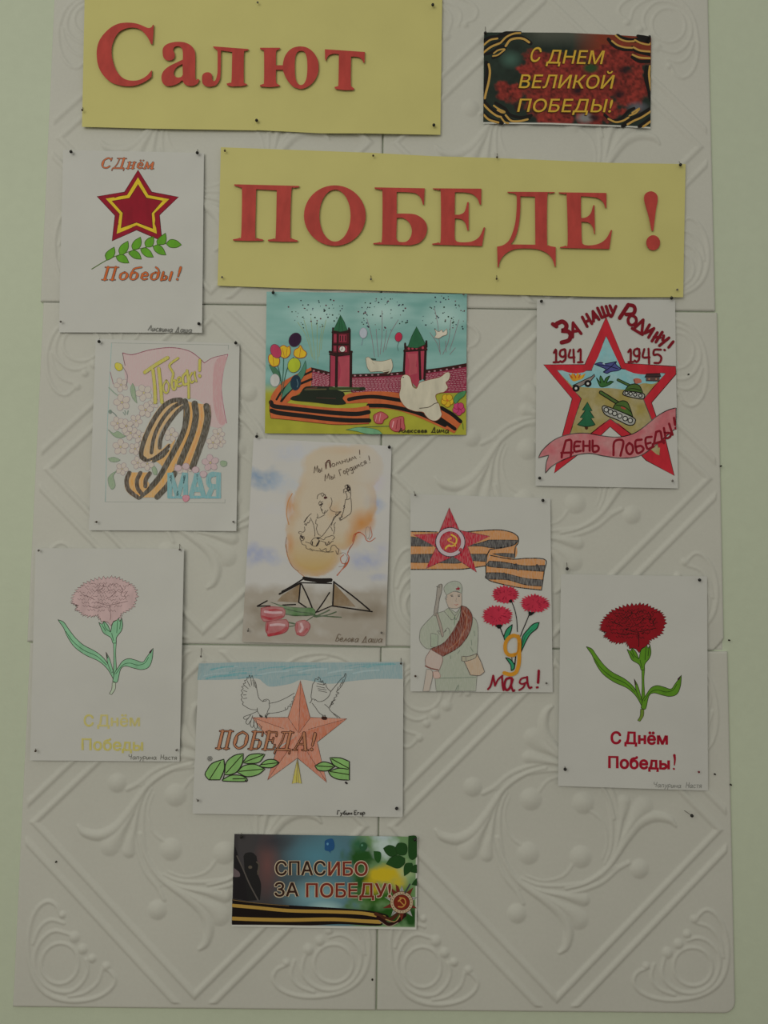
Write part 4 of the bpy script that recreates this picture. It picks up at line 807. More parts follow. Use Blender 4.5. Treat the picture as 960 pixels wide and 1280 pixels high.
for l, w in (('405,245 440,340 462,450 470,590', 1.0), ('275,540 300,610 330,680', 1.2), ('605,390 560,500 525,580 505,640', 1.1), ('405,870 412,930', .9), ('450,870 440,960', 1.4)): s.s(l, w, '#10181a')
for l in ('330,690c 318,640 350,560 412,505c 400,570 375,630 350,680', '510,820c 520,740 530,640 590,560 650,500 718,480c 690,550 620,610 570,690', '335,880c 390,900 430,950 440,970c 430,1010 400,1030c 395,970 370,930'): s.part('drawn_leaf', 'marker').f(l, '#2a8266', True, '#0e1c1c', 1.1)
s.part('drawn_calyx', 'marker').s('530,740 560,640 640,560', .5, '#0e3c30')
def spiky(cx, cy, rx, ry, n, col, dark, seed, top=1.15):
    r = random.Random(seed); p = []
    for i in range(n*2):
        a = i/(2*n)*2*math.pi; k = (1.0 if i % 2 else .80)+r.uniform(-.06, .08); p.append((cx+rx*k*math.cos(a), cy+ry*k*math.sin(a)))
    s.floops([s.T(p)], col)
    for _ in range(36):
        a = r.random()*6.28; k = r.uniform(.15, .85); l = r.uniform(.1, .2); s.line(s.T([(cx+rx*k*math.cos(a), cy+ry*k*math.sin(a)), (cx+rx*(k+l)*math.cos(a), cy+ry*(k+l)*math.sin(a))]), .55, dark)
s.f('370,245 405,215 410,250', '#1c1014').f('225,520c 300,510c 275,550 240,540', '#1c1014').f('595,360c 665,365c 630,400 600,400', '#1c1014')
s.lay += .00002; s.part('drawn_carnation', 'marker'); spiky(335, 165, 160, 105, 24, '#b23048', '#8a1a34', 3); s.f('370,240 400,218 412,245 395,256', '#140c10'); s.part('drawn_carnation', 'marker'); spiky(245, 405, 182, 122, 28, '#b23048', '#8a1a34', 4); s.f('222,515c 260,505 302,510c 285,535 260,552 240,540', '#140c10'); s.part('drawn_carnation', 'marker'); spiky(668, 268, 172, 108, 26, '#b23048', '#8a1a34', 5); s.f('595,355c 630,365 668,362c 650,385 620,402 600,402', '#140c10')
s.part('drawn_nine', 'marker'); s.s('480,650 430,630 375,655 335,720 335,800 365,845 410,855 440,845', 4.6, '#c07c30').s('478,640 492,700 490,800 490,900 480,980 450,1050 390,1072 320,1055', 4.8, '#c07c30').s('440,850 475,810 485,720', 2.4, '#b06c28')
s.part('lettering', 'marker'); K = '#8c1a30'
for l, w in (('135,1240 165,1200 195,1085', 2.4), ('195,1085 215,1200', 2.4), ('215,1200 250,1130 300,1085', 2.2), ('295,1090 300,1190 312,1250', 2.4), ('385,1110 340,1130 322,1200 345,1250 385,1220 415,1130', 3.0), ('405,1110 400,1190 420,1262 435,1250', 2.4), ('570,1105 515,1120 495,1165 530,1180 575,1160', 2.2), ('580,1100 585,1170 605,1225 630,1218', 2.6), ('560,1170 535,1220 490,1250', 2.2), ('712,1030 710,1080 704,1165', 3.2), ('690,1220 700,1218', 2.8)): s.s(l, w, K)
s.end()

# ------------------------------------------------------------------ two carnation sheets
def carnation(s, ox, oy, petal, pdark, leaf, leafd, hatch, stemc):
    s.cs(ox, oy, 8); r = random.Random(21)
    s.part('drawn_leaves', 'marker')
    s.f('485,1090c 520,1095c 515,1160 480,1215c 455,1205c 480,1160', stemc, True, '#2c2a20', .6)
    s.f('497,680c 528,680c 520,800 528,960 520,1010c 495,1010c 500,850', leaf, True, '#26301c', .6)
    s.f('-58,465c 0,490 50,560 120,650 200,720 320,785 400,850 450,920 500,1000c 505,1080c 470,1010 430,950 350,880 220,820 110,740 40,640 0,550 -35,500', leaf, True, '#1c2a14', .7)
    s.s('20,580 90,680 200,770 330,830 430,920', .8, leafd)
    s.f('505,1000c 540,950 590,880 650,855 720,870 790,890 830,840 895,750c 885,860 850,940 780,965 700,950 620,930 570,960 540,1080 515,1092 490,1080c', leaf, True, '#1c2a14', .7)
    s.s('520,1010 590,920 660,900 740,920 810,900 850,840', .8, leafd)
    s.f('422,788c 460,860 495,980c 480,1000c 440,900', leaf, True, '#33202c', .6); s.f('895,748c 855,790 870,800', '#33202c'); s.f('422,788c 445,850 432,840', '#33202c')
    s.f('350,492c 385,510 400,480c 440,520 470,590c 490,500 530,470c 545,440c 560,480 580,450c 590,520 575,580 530,640 525,700c 490,700c 470,645 400,600 370,540', leaf, True, '#1c2a14', .7)
    s.s('400,490 420,550 468,590/540,470 530,600/572,470 560,560/480,600 500,680/385,520 420,580', .8, leafd)
    s.part('drawn_flower', 'marker')
    out = [(98,262),(92,295),(130,315),(155,320),(128,362),(160,375),(200,410),(240,420),(300,425),(345,410),(365,450),(375,490),(400,480),(440,490),(472,528),(500,480),(530,470),(560,440),(570,400),(620,375),(680,340),(705,290),(725,215),(705,160),(680,125),(620,95),(560,65),(490,50),(420,60),(340,70),(270,90),(200,120),(150,165),(115,210)]
    p = []
    for i in range(len(out)):
        a, b = np.array(out[i], float), np.array(out[(i+1) % len(out)], float); n = 3 if i not in (10,11,12,13,14,15,16) else 1
        n = min(n, 2)
        for k in range(n):
            m_ = a+(b-a)*k/n; p.append(m_)
            if n > 1: q = a+(b-a)*(k+.5)/n; c_ = np.array([410, 240.]); d_ = q-c_; p.append(q+d_/np.hypot(*d_)*r.uniform(20, 34))
    s.floops([s.T(p)], petal); s.line(s.T(p), .6, pdark, True); s.hold()
    for row, (yy, xa, xb) in enumerate(((105,250,620),(135,180,680),(165,230,690),(198,130,700),(232,160,690),(265,140,690),(298,180,640),(335,190,640),(372,240,560),(120,330,560),(180,300,640))):
        x = xa; z = []
        while x < xb: z.append((x, yy+r.uniform(-8, 8)+(10 if len(z) % 2 else -8)-((x-410)/300)**2*14)); x += r.uniform(11, 19)
        for i in range(0, len(z)-4, 7): s.line(s.T(z[i:i+6]), hatch, pdark)
    for l in ('460,320 470,420 465,470', '330,290 440,320 560,300 640,280', '340,180 390,150 400,110', '420,260 480,230 520,180', '250,330 330,350 400,330', '560,120 590,170 570,220', '640,180 610,220 620,250', '200,220 260,240 300,260'): s.s(l, hatch*1.15, pdark)
    if hatch > .6:
        for _ in range(90):
            a = r.random()*6.28; k = math.sqrt(r.random())*.88; x, y = 412+300*k*math.cos(a), 225+165*k*math.sin(a); s.line(s.T([(x, y), (x+r.uniform(-26, 26), y+r.uniform(-10, 12))]), .9, r.choice([pdark, '#5c1018', '#a01c2c']))
    s.held = False
s = D7 = Sheet('drawing', 'sheet with a dark red carnation and bold red lettering, at the right', 'drawing', [(701.2,717.6),(883.8,720.5),(885,988.3),(697.5,982.4)], bulge(('mid', .001), ('bot', .0025), ('right', .0025)), step=3)
carnation(s, 740, 750, '#8a1826', '#340a12', '#4c7c2c', '#24481a', .75, '#5c7a3a')
s.cs(740,900,6.62).part('lettering', 'marker'); K = '#981c30'
s.glyph('С', 158, 196, 238, 98, K, 0, .05).glyph('Днём', 272, 196, 624, 98, K, 0, .05, y1=203, cap='Д').glyph('Победы', 138, 398, 640, 98, K, 0, .05, y1=408); s.s('682,292 686,330 682,372', 3.4, K, w1=1.6).s('676,404 679,405', 2.4, K)
s.part('signature', 'ink'); s.strk(HW, 'Чапурина', 508, 555, 740, 562, 24, .65, '#6c6862', .15); s.strk(HW, 'Настя', 775, 560, 910, 562, 25, .65, '#6c6862', .15); s.end()
s = D8 = Sheet('drawing', 'sheet with a pink carnation and faint yellow lettering, at the left', 'drawing', [(44.5,685.2),(230,686),(224.5,952),(37.5,950.5)], bulge(('mid', .001), ('right', .005), ('tr', .25, .003)), step=3)
carnation(s, 79.6, 716.4, '#b28c8c', '#4a2c30', '#6f9c80', '#2f6048', .42, '#98a08c')
s.cs(80,880,6.4).part('lettering', 'pencil')
s.glyph('С', 160, 178, 235, 92, '#a9a25c', 0, .03).glyph('Днём', 268, 178, 605, 92, '#aaa368', 0, .03).glyph('Победы', 142, 368, 630, 92, '#a9a258', 0, .035, y1=374)
s.part('signature', 'ink'); s.strk(HW, 'Чапурина', 515, 442, 742, 444, 22, .65, '#5c5850', .1); s.strk(HW, 'Настя', 770, 444, 905, 446, 22, .65, '#5c5850', .1); s.end()

# ------------------------------------------------------------------ star with two doves
s = D9 = Sheet('drawing', 'landscape sheet with two outlined doves on a salmon star and green leaves', 'drawing', [(248.7,828),(504.3,827.2),(503.4,1021.5),(240.6,1017)], bulge(('mid', .0008), ('tl', .1, .002), ('right', .002), ('br', .2, .002)))
s.cs(230,810,3.31).part('pencilled_sky', 'pencil'); s.f('62,64c 300,58 600,60 903,58c 905,128c 800,128 700,136 600,148 520,135 480,132 440,148 360,160 330,145 300,126 200,130 120,132 55,132c', '#7c949a')
for k in range(26):
    x = R8.uniform(70, 760); y = R8.uniform(68, 118); s.s(f'{x},{y+10} {x+50},{y} {x+R8.uniform(90,140)},{y-4}', R8.uniform(.8, 2.2), R8.choice(['#6a8e96', '#8aa0a6', '#609098']))
s.part('drawn_star', 'pencil').cs(0,0,1)
F_ = [('375.6,850.6 387.7,896.7 374,917', '#a9654e'), ('375.6,850.6 360,896.7 374,917', '#b07560'), ('433.7,898.3 387.7,896.7 374,917', '#b07864'), ('433.7,898.3 396.5,927.7 374,917', '#a8664f'), ('408.4,978.2 396.5,927.7 374,917', '#b07460'), ('408.4,978.2 371.8,947.5 374,917', '#ac6e5a'), ('334.2,975.2 371.8,947.5 374,917', '#b07864'), ('334.2,975.2 346,938 374,917', '#ab6c58'), ('315,896.7 346,935 374,917', '#b07c68'), ('315,896.7 360,896.7 374,917', '#ad7460')]
for l, c in F_: s.f(l, c, False)
s.s('375.6,850.6 387.7,896.7 433.7,898.3 396.5,927.7 408.4,978.2 371.8,947.5 334.2,975.2 346,936 315,896.7 360,896.7', .8, '#4c2c26', False, True)
for l in ('375.6,851 373.5,915', '360,897 373,916', '388,897 374,916', '433,898.5 385,912', '408,977 384,940', '316,897 355,911', '335,974 360,938', '372,947 373,925'): s.s(l, .55, '#5c2e26')
s.part('drawn_dove', 'ink').cs(290,835,6.4); K = '#37312e'
for l in ('245,268 215,240 200,180 190,120 170,90 160,60 148,85 140,55 132,80 120,75 118,95 100,100 108,120 90,125 98,140 78,150 90,165 74,180 86,200 72,215 82,235 74,255 90,275 84,290 110,310 150,330 200,335', '245,268 255,255 280,250 298,262 296,285 300,310 285,345 275,380', '245,268 280,260', '202,318 205,350 225,378', '300,283 360,270 430,240 500,200', '285,362 330,360 380,352 430,335 445,325 450,305 468,310 465,290 485,285 478,268 495,258 488,240 500,225', '430,335 425,315', '300,360 290,370 275,365', '205,345 150,370 95,390 100,410 130,405/150,375 110,430 128,450 150,420/165,380 145,450 165,475 178,430/175,395 175,460 195,488 205,440/190,410 205,470 228,490 240,465/215,445 240,480', '150,90 158,140/165,95 178,150/120,100 145,150/180,110 190,160/100,140 130,165/90,180 120,190/88,215 115,215/90,245 120,240', '230,378 235,392/265,370 272,395/285,372 275,390',
'245,268 246,268'): s.s(l, .55, K)
s.s('225,382 238,390', 2.2, K).s('268,385 276,398', 1.8, K)
s.part('drawn_dove', 'ink')
for l in ('620,282 632,268 640,250 665,252 690,268 730,262 770,230 788,190 770,170 755,150 745,120 735,135 725,100 712,115 705,85 690,70 688,95 668,85 660,110 645,130 638,180 632,230 640,250', '690,105 730,115/680,125 735,135/675,145 745,160/685,165 755,175/690,180 760,195', '640,280 670,320 690,350 720,375 745,380', '788,190 830,140 870,90 895,70 905,45 912,50 905,85 890,120 860,165 835,190 855,200 830,215 840,225 815,240 825,255 800,270 810,285 785,300 780,320', '740,290 770,315 790,345 830,375 865,400', '890,90 880,125/875,115 860,150/850,150 840,185', '780,320 800,265/790,300 815,250', '800,355 860,395/810,365 845,398', '720,375 728,395/745,375 742,400'): s.s(l, .55, K)
s.s('728,400 748,402', 4.2, '#3a2420').s('660,258 663,260', .8, K)
s.cs(255,900,5.053)
for l, r_ in (('10,330c 50,275 125,248c 128,310 100,378c 30,378c 8,350', '35,375 105,265'), ('130,345c 140,270 190,225 248,212c 242,270 210,325 165,345', '140,335 240,222'), ('245,270c 280,225 330,213 385,217c 350,265 290,275', '255,266 375,220'), ('350,290c 390,255 440,250 475,270c 430,300 370,298', '360,282 470,270'), ('210,330c 250,290 320,280 385,310c 340,345 270,358', '220,325 375,310'), ('115,378c 170,350 230,350 270,368c 262,388 130,386', '180,372 262,370'),
              ('700,290c 750,265 800,275 825,295c 780,320 725,318', '710,290 815,296'), ('795,238c 860,240 918,262c 918,315c 860,305 815,280', '805,245 915,305'), ('785,325c 850,305 918,312c 918,380c 850,375 805,355', '795,325 916,345')): s.part('drawn_leaf', 'marker').f(l, '#6f9a62', True, '#24241e', 1.3).s(r_, 1.2, '#24301c')
s.part('drawn_twig', 'marker').s('128,345 120,375/245,268 215,325/350,290 330,282', 1.2, '#24241e').s('895,395 902,400', 2.4, '#302828').s('262,380 268,388', 1.8, '#302828')
s.part('drawn_ribbon', 'pencil'); s.f('590,240 616,402 590,395 556,402', '#aaa24c', False); s.s('590,240 556,402/590,240 616,402/590,240 584,400/592,250 598,400', .5, '#5c4c38')
s.part('lettering', 'marker')
for c, wk in (('#4a241e', 1.5), ('#b0705c', -.1)): s.strk(SER, 'ПОБЕДА', 68, 182, 662, 194, 116, 2.9, c, .22, wk); s.strk(SER, '!', 660, 194, 700, 194, 112, 2.9, c, .22, wk)
s.part('drawn_blossoms', 'ink')
for k in range(6): a = k*1.047; s.e(36+10*math.cos(a), 244+10*math.sin(a), 6, 6, None, '#4c4844', .5, n=8)
s.part('signature', 'ink').cs(230,810,3.31); s.strk(HW, 'Губин', 632, 690, 697, 690, 9.5, .9, '#1e1a18', .05); s.strk(HW, 'Егор', 703, 690, 750, 690, 9.5, .9, '#1e1a18', .05); s.end()

# ------------------------------------------------------------------ printed cards
def card1(x, y, u, v):
    X = (x-580)*3.6923; Y = (y-20)*3.6923; n = fbm(x, y, 9, 2); n2 = fbm(x, y, 3.2, 6); bgc = A('#1c2a26')*(.6+.9*n[..., None]); c = bgc
    def bl(c, k, col): k = np.clip(k, 0, 1)[..., None]; return c*(1-k)+(A(col) if isinstance(col, str) else col)*k
    c = bl(c, (150-Y)/60*np.clip((X-250)/120, 0, 1), '#3c3e36'); c = bl(c, (X-500)/130*np.clip((230-Y)/60, 0, 1), '#7c3428')
    red = A('#8c3230')*(.0+1.45*n2[..., None])
    for cx, cy, rx, ry in ((200,350,58,45), (380,240,110,80), (500,300,120,110), (400,360,130,90), (420,460,100,50), (650,260,110,110), (760,330,90,100), (620,430,90,80), (700,190,100,60), (560,400,90,80)): c = bl(c, (1.15-np.hypot((X-cx)/rx, (Y-cy)/ry)+(n-.5)*1.2)*3.5, red)
    c = bl(c, (1-np.hypot((X-585)/45, (Y-240)/28))*2, '#24402c'); c = bl(c, (1-np.hypot((X-215)/60, (Y-200)/50))*1.2, '#34504a'); c = bl(c, (1-np.hypot((X-560)/50, (Y-470)/30))*1.5, '#6a6460'); c = bl(c, (1-np.hypot((X-800)/60, (Y-420)/30))*1.2, '#4c4c50')
    for cx, cy in ((520,345), (680,300), (715,360), (600,470), (740,250), (470,440), (250,420)): c = bl(c, (1-np.hypot((X-cx)/34, (Y-cy)/24)+(n2-.5))*1.4, '#281a1e')
    return bl(c, (v-.985)*200, '#a8a298')
s = K1 = Sheet('greeting_card', 'dark printed card with red flowers, striped ribbons and gold lettering, at the top', 'card', [(605,40.5),(814,46.5),(813,160.5),(604,154.5)], bulge(('mid', .0015), ('bot', .001)), card1, 'gloss', 1.2, bend=edge_bend(top=[(0,0),(.25,-1.5),(.5,-2.6),(.8,-1.5),(1,0)], bottom=[(0,0),(.4,-1.6),(.8,-1),(1,0)]))
s.clipbox = (604.6, 39, 813.2, 159.8)
s.part('printed_ribbon', 'printm').cs(600,38,8.727); B_ = '#160c10'; OR = '#a8804c'
def ribbon(polys, K_=(B_, OR)):
    for l, w, c in polys: s.s(l, w*(.6 if c == 0 else 1.15), K_[c])
ribbon((('35,120 120,80 190,75 260,40 340,20 430,18', 9, 0), ('35,230 120,170 210,130 290,100 380,70 470,85 550,140', 9, 0), ('40,260 130,240 210,180 280,180 220,260 140,300', 6, 0),
        ('40,160 110,105 190,88', 2.0, 1), ('40,240 120,180 215,140', 2.2, 1), ('225,135 290,70 370,35 440,28', 2.0, 1), ('280,170 330,105 410,85 480,95 535,130', 2.4, 1), ('150,250 200,215 270,205 240,235 190,270 140,280', 1.6, 1),
        )); s.part('printed_ribbon', 'printm'); ribbon((('70,350 80,450 60,600 45,760', 8, 0), ('95,370 108,450 95,560 65,680 52,740', 2.4, 1),
        )); s.part('printed_ribbon', 'printm'); ribbon((('30,770 120,860 220,920 330,980', 9, 0), ('30,900 120,970 240,1010', 8, 0), ('170,790 270,850 330,920 450,950 560,925', 6, 0), ('280,920 380,985 480,985 550,955', 3, 0), ('40,810 110,880 180,930 230,945', 2.2, 1), ('40,920 100,975 200,1005', 2.2, 1), ('150,820 200,855 270,890 240,895 190,870', 1.8, 1), ('230,950 270,1000 310,1012', 1.8, 1), ('280,925 340,985 430,990 520,970', 2.2, 1)))
s.part('printed_ribbon', 'printm').cs(710,38,8.727)
ribbon((('440,95 500,165 600,205 700,210', 7, 0), ('540,60 600,90 700,110 800,100 915,130', 9, 0), ('700,190 780,230 915,260', 9, 0), ('700,290 780,335 915,335', 7, 0), ('760,60 860,75 900,95', 6, 0),
        ('480,115 540,160 620,185 700,190', 1.9, 1), ('520,55 570,95 640,118 720,118', 1.9, 1), ('730,105 800,140 880,155 900,140', 1.9, 1), ('715,185 790,220 915,232', 2.1, 1), ('705,265 780,295 915,305', 2.1, 1),
        )); s.part('printed_ribbon', 'printm'); ribbon((('860,400 850,520 880,640 905,760', 8, 0), ('895,390 885,480 900,600 912,660', 2.4, 1),
        )); s.part('printed_ribbon', 'printm'); ribbon((('400,920 480,985 580,960 660,880 720,850', 6, 0), ('600,1040 720,960 800,920 910,850', 9, 0), ('780,1050 850,1000 910,950', 8, 0), ('440,965 520,1000 600,985 660,950', 2.0, 1), ('670,930 740,900 780,850 700,900', 1.8, 1), ('650,1025 720,985 800,950 910,880', 2.2, 1), ('820,1050 870,1015 910,985', 2.2, 1)))
s.part('lettering', 'printm').cs(580,20,3.6923)
for dx, dy, c, b in ((-3, 3, '#4a2c18', .03), (0, 0, '#b58e3c', .012)):
    s.glyph('С', 302+dx, 211+dy, 362+dx, 66, c, .22, b).glyph('ДНЕМ', 380+dx, 218+dy, 650+dx, 62, c, .22, b, y1=222+dy); s.glyph('ВЕЛИКОЙ', 253+dx, 332+dy, 696+dx, 62, c, .22, b, y1=335+dy); s.glyph('ПОБЕДЫ!', 246+dx, 442+dy, 690+dx, 60, c, .22, b, y1=444+dy)
s.end()
def card2(x, y, u, v):
    X = (x-280)*3.6923; Y = (y-1030)*3.6923; n = fbm(x, y, 10, 4); c = np.broadcast_to(A('#3a3434'), x.shape+(3,)).copy()
    def bl(c, k, col): k = np.clip(k, 0, 1)[..., None]; return c*(1-k)+A(col)*k
    c = bl(c, (X-200)/260, '#44697a'); c = bl(c, (1-np.hypot((X-430)/170, (Y-150)/110))*1.1, '#44758a'); c = bl(c, (1-np.hypot((X-430)/170, (Y-330)/90))*1.3, '#628892'); c = bl(c, (1-np.hypot((X-470)/100, (Y-390)/40)), '#8aa4a0')
    c = bl(c, (1-np.hypot((X-200)/70, (Y-190)/170))*.9, '#6a4446'); c = bl(c, (1-np.hypot((X-230)/120, (Y-80)/60))*.8, '#2c2c30')
    g = np.clip((X-560)/90+(n-.5), 0, 1); c = bl(c, g, '#5c7c58')
    for cx, cy, rx, ry, col, a in ((640,150,90,70,'#1e4c28',1.4), (650,270,90,60,'#1e4c28',1.3), (700,330,140,60,'#2c5a24',1.2), (620,90,60,40,'#2a5c48',1), (740,110,70,60,'#98a49c',1.6), (820,220,60,60,'#8c9c74',1.2), (740,240,90,60,'#b09a2c',1.8), (800,270,50,40,'#a8983a',1.3), (700,300,60,30,'#9c9030',1.0), (720,420,200,50,'#1e4a22',1.6), (600,400,70,30,'#4c6c48',.8), (860,430,60,60,'#1c4824',1.6), (840,330,50,50,'#4c7038',1), (730,60,60,20,'#96a0a0',1)): c = bl(c, (1.1-np.hypot((X-cx)/rx, (Y-cy)/ry)+(n-.5)*.8)*a, col)
    c = bl(c, np.clip((330-Y)/200, 0, 1)*np.clip((70-X)/40, 0, 1), '#201c1e'); c = bl(c, np.clip((Y-455)/8, 0, 1)*np.clip((500-X)/200, 0, 1), '#54403e')
    return bl(bl(c, (v-.975)*200, '#a8a298'), (u-.992)*300, '#a8a298')
s = K2 = Sheet('greeting_card', 'printed card with a blue and green background, ribbon and star medal, at the bottom', 'card', [(293,1042.4),(522,1046),(520.5,1162),(289.5,1158)], bulge(('mid', .001), ('br', .2, .001)), card2, 'gloss', 1.2)
s.clipbox = (290, 1042.8, 521.2, 1161)
s.part('printed_soldier', 'printm').cs(285,1040,8)
s.f('65,130c 90,200 130,330 170,400c 200,440 215,600 200,690c 50,665c 48,450c 90,440 60,330', '#1c191a'); s.f('155,240c 180,210 240,205 285,240c 290,280c 310,320 305,370 290,400 330,520 320,680c 200,690c 175,500 165,380', '#1e1c1c'); s.f('60,360c 110,400 120,440 90,450 55,440', '#5a4a4c'); s.e(222, 352, 20, 16, '#4c443c'); s.s('290,300 310,330 300,420', 2.2, '#4a403a'); s.s('90,240 150,370 215,520 300,680', 1.6, '#4c4440')
s.part('printed_ribbon', 'printm').cs(280,1030,3.6923); K_ = ('#1a1210', '#a07c46')
s.f('38,345c 140,362 300,375 480,385 620,395 700,405 760,425 735,460 700,470 540,462 400,468 240,466 36,465c', '#1a1210')
for l, w in (('40,376 140,385 300,400 500,405 640,412 740,430', 4.2), ('38,436 140,440 300,443 500,440 640,448 720,452', 4.6)): s.s(l, w, '#a07c46')
s.s('38,350 140,364 300,378', .6, '#7a6248').s('700,415 760,440 790,425 810,395', 4.5, '#4c2c24').s('710,432 760,462 800,450 835,420', 4.5, '#2c1a18').s('745,440 790,450 820,410', 1.2, '#9c7a58').s('715,445 760,472 805,455', .9, '#8a7468')
s.part('printed_medal', 'printm')
for k in range(10):
    a = k*math.pi/5+.32; r1 = 92 if k % 2 == 0 else 84; c = '#74302a' if k % 2 == 0 else '#88857f'; w_ = .20 if k % 2 == 0 else .24
    s.f(f'{820+30*math.cos(a-w_*3)},{362+30*math.sin(a-w_*3)} {820+r1*math.cos(a)},{362+r1*.95*math.sin(a)} {820+30*math.cos(a+w_*3)},{362+30*math.sin(a+w_*3)}', c, False)
    if k % 2: s.s(f'820,362 {820+r1*.95*math.cos(a)},{362+r1*.9*math.sin(a)}', .6, '#4a4846')
s.e(820, 362, 53, 51, '#a08a74', '#4c2c24', .7, n=30); s.e(820, 362, 37, 36, '#7c2c24', '#4c1c18', .6, n=26)
for k in range(22): a = k*2*math.pi/22; s.e(820+45*math.cos(a), 362+44*math.sin(a), 2.4, 2.4, '#7c3428', n=6)
s.s('812,340 832,345 838,365 825,382 805,382', 1.5, '#b07a48').s('808,352 832,376', 1.3, '#b07a48').s('805,356 816,346', 1.8, '#b07a48')
s.f('792,278 805,288 812,310 796,318', '#74302a', False).s('858,278 835,318', 1.8, '#36363c')
for l in ('735,112c 760,98 785,104 798,120 800,142c 770,150 748,135', '790,110c 805,88 838,92 846,118 836,142 802,140', '748,185c 770,155 805,145 835,158c 832,185 800,205', '832,240c 830,205 840,182 868,180c 872,205 850,228', '862,222c 872,195 892,190 892,226c', '852,55c 890,62 892,150c 870,165 852,145', '866,280c 880,260 892,252 890,285c'): s.part('printed_leaf', 'printm').f(l, '#1c4426', True, '#16341e', .4)
s.part('printed_balloon', 'printm'); s.f('465,98c 468,76 500,68 510,98 505,118 492,126 492,136c 484,126 466,120', '#1e4c7a').e(478, 92, 5, 6, '#4c80a4'); s.part('printed_balloon', 'printm').e(643, 104, 18, 20, '#22503c').e(637, 98, 5, 5, '#4c7c6c'); s.part('printed_balloon', 'printm').f('690,125c 722,130 724,160 712,180 695,160', '#1e4c28')
s.part('lettering', 'printm')
for c, b in (('#a8937f', .085), ('#7c302a', .02)):
    for t, x0, x1, y, c2 in (('СПАС', 238, 468, 236, '#33241f'), ('ИБО', 482, 662, 238, None), ('ЗА', 234, 343, 334, '#33241f'), ('ПОБЕДУ!', 380, 770, 338, None)):
        e_ = 0; s.glyph(t, x0-e_, y+e_*.6, x1+e_, 64, (c2 if (c2 and b < .05) else c), 0, b)
s.end()

# ------------------------------------------------------------------ pins
def pin(x, y, label, col='black', r=.0021, tilt=(.35, -.3), d=None, out=.005):
    """head centre at pixel (x,y); needle runs from the head into the tile; tilt = needle drift in px-ish (dx, dy) per length"""
    hd = .0112+out if d is None else d+out
    h = wld(P(x, y, hd)); tip = wld(P(x+tilt[0]*20, y+tilt[1]*-20, .0035))
    root = bpy.data.objects.new('pin', None); C.objects.link(root); root.location = h; root.empty_display_size = .005
    tag(root, label, 'pin', 'pins holding up the sheets')
    k = (r, col)
    if k not in _pm:
        V = []; F = []; n = 10; m_ = 6
        for i in range(m_+1):
            a = math.pi*i/m_
            for j in range(n): b = 2*math.pi*j/n; V.append((r*math.sin(a)*math.cos(b), r*math.cos(a), r*math.sin(a)*math.sin(b)))
        for i in range(m_):
            for j in range(n): F.append((i*n+j, i*n+(j+1) % n, (i+1)*n+(j+1) % n, (i+1)*n+j))
        _pm[k] = mesh('pin_head', V, F, pinmat(col), True)
    obj('head', _pm[k], root)
    ax = Vector(tip)-Vector(h); L = ax.length; z = ax.normalized(); q = z.to_track_quat('Z', 'Y'); V = []; F = []
    for t in (0, L):
        for j in range(6): b = j*math.pi/3; V.append(q @ Vector((.00042*math.cos(b), .00042*math.sin(b), t)))
    for j in range(6): F.append((j, (j+1) % 6, 6+(j+1) % 6, 6+j))
    F.append((6,7,8,9,10,11)); obj('needle', mesh('needle', V, F, M['steel']), root)
_pm = {}
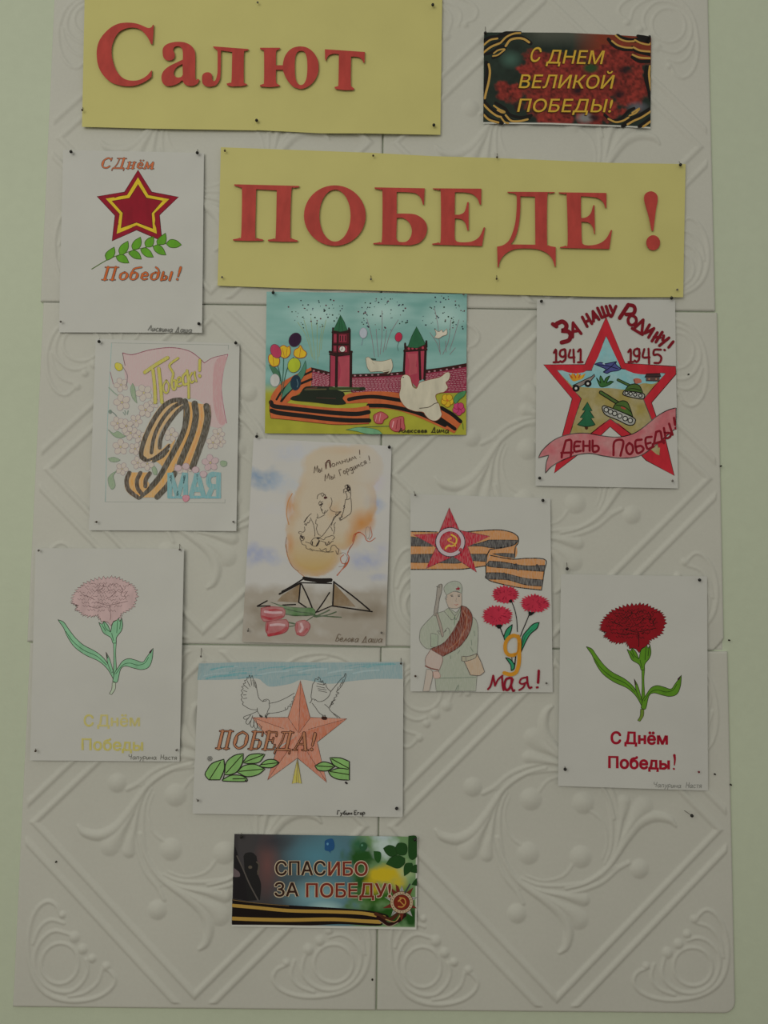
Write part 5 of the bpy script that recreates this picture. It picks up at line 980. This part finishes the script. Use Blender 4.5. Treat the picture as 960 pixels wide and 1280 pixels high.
PINS = [
 (322,3,'pin at the top middle of the upper yellow banner','grey'), (541,6,'pin at the top right of the upper yellow banner','black'), (102.8,137.5,'pin at the bottom left of the upper yellow banner','brown',(.1,.35)), (320.8,150.5,'pin at the bottom middle of the upper yellow banner','black'), (542.3,156.3,'pin at the bottom right of the upper yellow banner','black'),
 (281,188.5,'pin at the top left of the lower yellow banner','brown',(0,.25)), (466.5,194.5,'second pin along the top edge of the lower yellow banner','brown'), (621.3,196.5,'third pin along the top edge of the lower yellow banner','brown',(0,.3)), (850.6,206,'pin at the top right of the lower yellow banner','black',(-.1,.25)), (277.6,346.5,'pin at the bottom left of the lower yellow banner','grey'), (463.6,349,'second pin along the bottom edge of the lower yellow banner','grey',(0,.5)), (620.8,348.5,'third pin along the bottom edge of the lower yellow banner','brown',(0,.45)), (846.6,362,'pin at the bottom right of the lower yellow banner','grey'),
 (606.6,41.3,'pin at the top left corner of the dark red card','black',(0,.45)), (811.8,46.2,'pin at the top right corner of the dark red card','black'),
 (88.7,189.7,'pin at the top left of the sheet with the star and branch','black',(.02,.2)), (246.6,191,'pin at the top right of the sheet with the star and branch','black',(.02,.25)), (248.6,404.6,'pin at the bottom right of the sheet with the star and branch','black'), (75.8,402,'pin at the bottom left of the sheet with the star and branch','grey'),
 (341.4,365.9,'pin at the top left of the drawing with the towers','black',(0,.2)), (579.4,368,'pin at the top right of the drawing with the towers','grey',(.02,.2)),
 (676.8,376.6,'pin at the top left of the drawing with the tanks','black'), (839.5,372.6,'pin at the top right of the drawing with the tanks','black',(-.05,.35)), (674.6,597.6,'pin at the bottom left of the drawing with the tanks','black'), (840.7,601.2,'pin at the bottom right of the drawing with the tanks','grey',(.02,.2)),
 (123.8,427,'pin at the top left of the ribbon nine drawing','black',(.03,.25)), (294.7,428.7,'pin at the top right of the ribbon nine drawing','black',(-.02,.2)), (120.6,652.4,'pin at the bottom left of the ribbon nine drawing','brown',(-.25,0)), (291.6,652.2,'pin at the bottom right of the ribbon nine drawing','grey'),
 (320.9,545.6,'pin at the top left of the flame drawing','black',(.02,.3)), (486.6,559,'pin at the top right of the flame drawing','black',(0,.15)), (310,788.5,'pin at the bottom left of the flame drawing','grey',(.05,.35)), (476.8,790.8,'pin at the bottom right of the flame drawing','grey'),
 (519,618.8,'pin at the top left of the soldier drawing','grey',(-.1,.3)), (678.7,625.5,'pin at the top right of the soldier drawing','black'), (519.3,845.2,'pin at the bottom left of the soldier drawing','brown',(-.12,.1)), (683,854,'pin at the bottom right of the soldier drawing','grey'),
 (709,711,'pin just above the top left of the dark red carnation sheet','black',(-.05,.55)), (874.5,725,'pin at the top right of the dark red carnation sheet','black',(0,.15)), (706.4,961.6,'pin at the bottom left of the dark red carnation sheet','black',(-.03,.4)), (873.6,965,'red pin at the bottom right of the dark red carnation sheet','red'),
 (48.3,688.2,'pin at the top left of the pink carnation sheet','grey',(.02,.15)), (224.6,687,'pin at the top right of the pink carnation sheet','grey',(0,.4)), (44.4,938.8,'pin at the bottom left of the pink carnation sheet','brown',(0,.3)), (220.6,937.8,'pin at the bottom right of the pink carnation sheet','grey',(.1,.2)),
 (251.2,820.5,'pin at the top left of the sheet with the doves','grey',(.03,.6)), (501.2,829.5,'pin at the top right of the sheet with the doves','brown',(0,.4)), (247.4,1000.8,'pin at the bottom left of the sheet with the doves','grey',(-.2,.2)), (495.8,1010.6,'pin at the bottom right of the sheet with the doves','black'),
 (301.5,1046,'pin at the top left corner of the card with the medal','black',(0,.25)), (518.8,1049.5,'pin at the top right corner of the card with the medal','black'),
 (864.9,1019.7,'lone black pin stuck at a slant in the bare tile at the lower right','black',(-.55,.38)),
]
for p in PINS:
    p = (p[0], p[1], p[2], p[3]) + p[4:]
    small = p[3] in ('grey', 'brown', 'red'); pin(p[0], p[1], p[2], p[3], r=(.0016 if small else .0024), tilt=(p[4] if len(p) > 4 else (0, .05)))
def nail(x, y, label, r=.0016):
    V = [(r*math.cos(a), -.0016, r*math.sin(a)) for a in np.linspace(0, 2*math.pi, 9)[:-1]]; V += [(v[0]*1.2, .0012, v[2]*1.2) for v in V]
    F = [tuple(range(8))[::-1]]+[(i, (i+1) % 8, 8+(i+1) % 8, 8+i) for i in range(8)]
    tag(obj('nail', mesh('nail', V, F, M['hole']), loc=tuple(wld(P(x, y, .0062)))), label, 'nail', 'old nails in the foam tiles')
for x, y, l in ((70.2,1077.2,'small nail head in the lower left tile beside the diamond moulding'), (465.4,1224.4,'small nail head near the bottom of the lower middle seam'), (901.2,582.6,'small nail head at the right edge of the middle row of tiles'), (893.5,967.7,'small nail head right of the dark red carnation sheet'), (860.5,468,'small nail head in the shell ornament right of the tank drawing'), (911.5,800.3,'small nail head at the broken tile corner on the right'), (913.5,981,'small nail head at the right edge of the bottom tile')): nail(x, y, l, .0011)
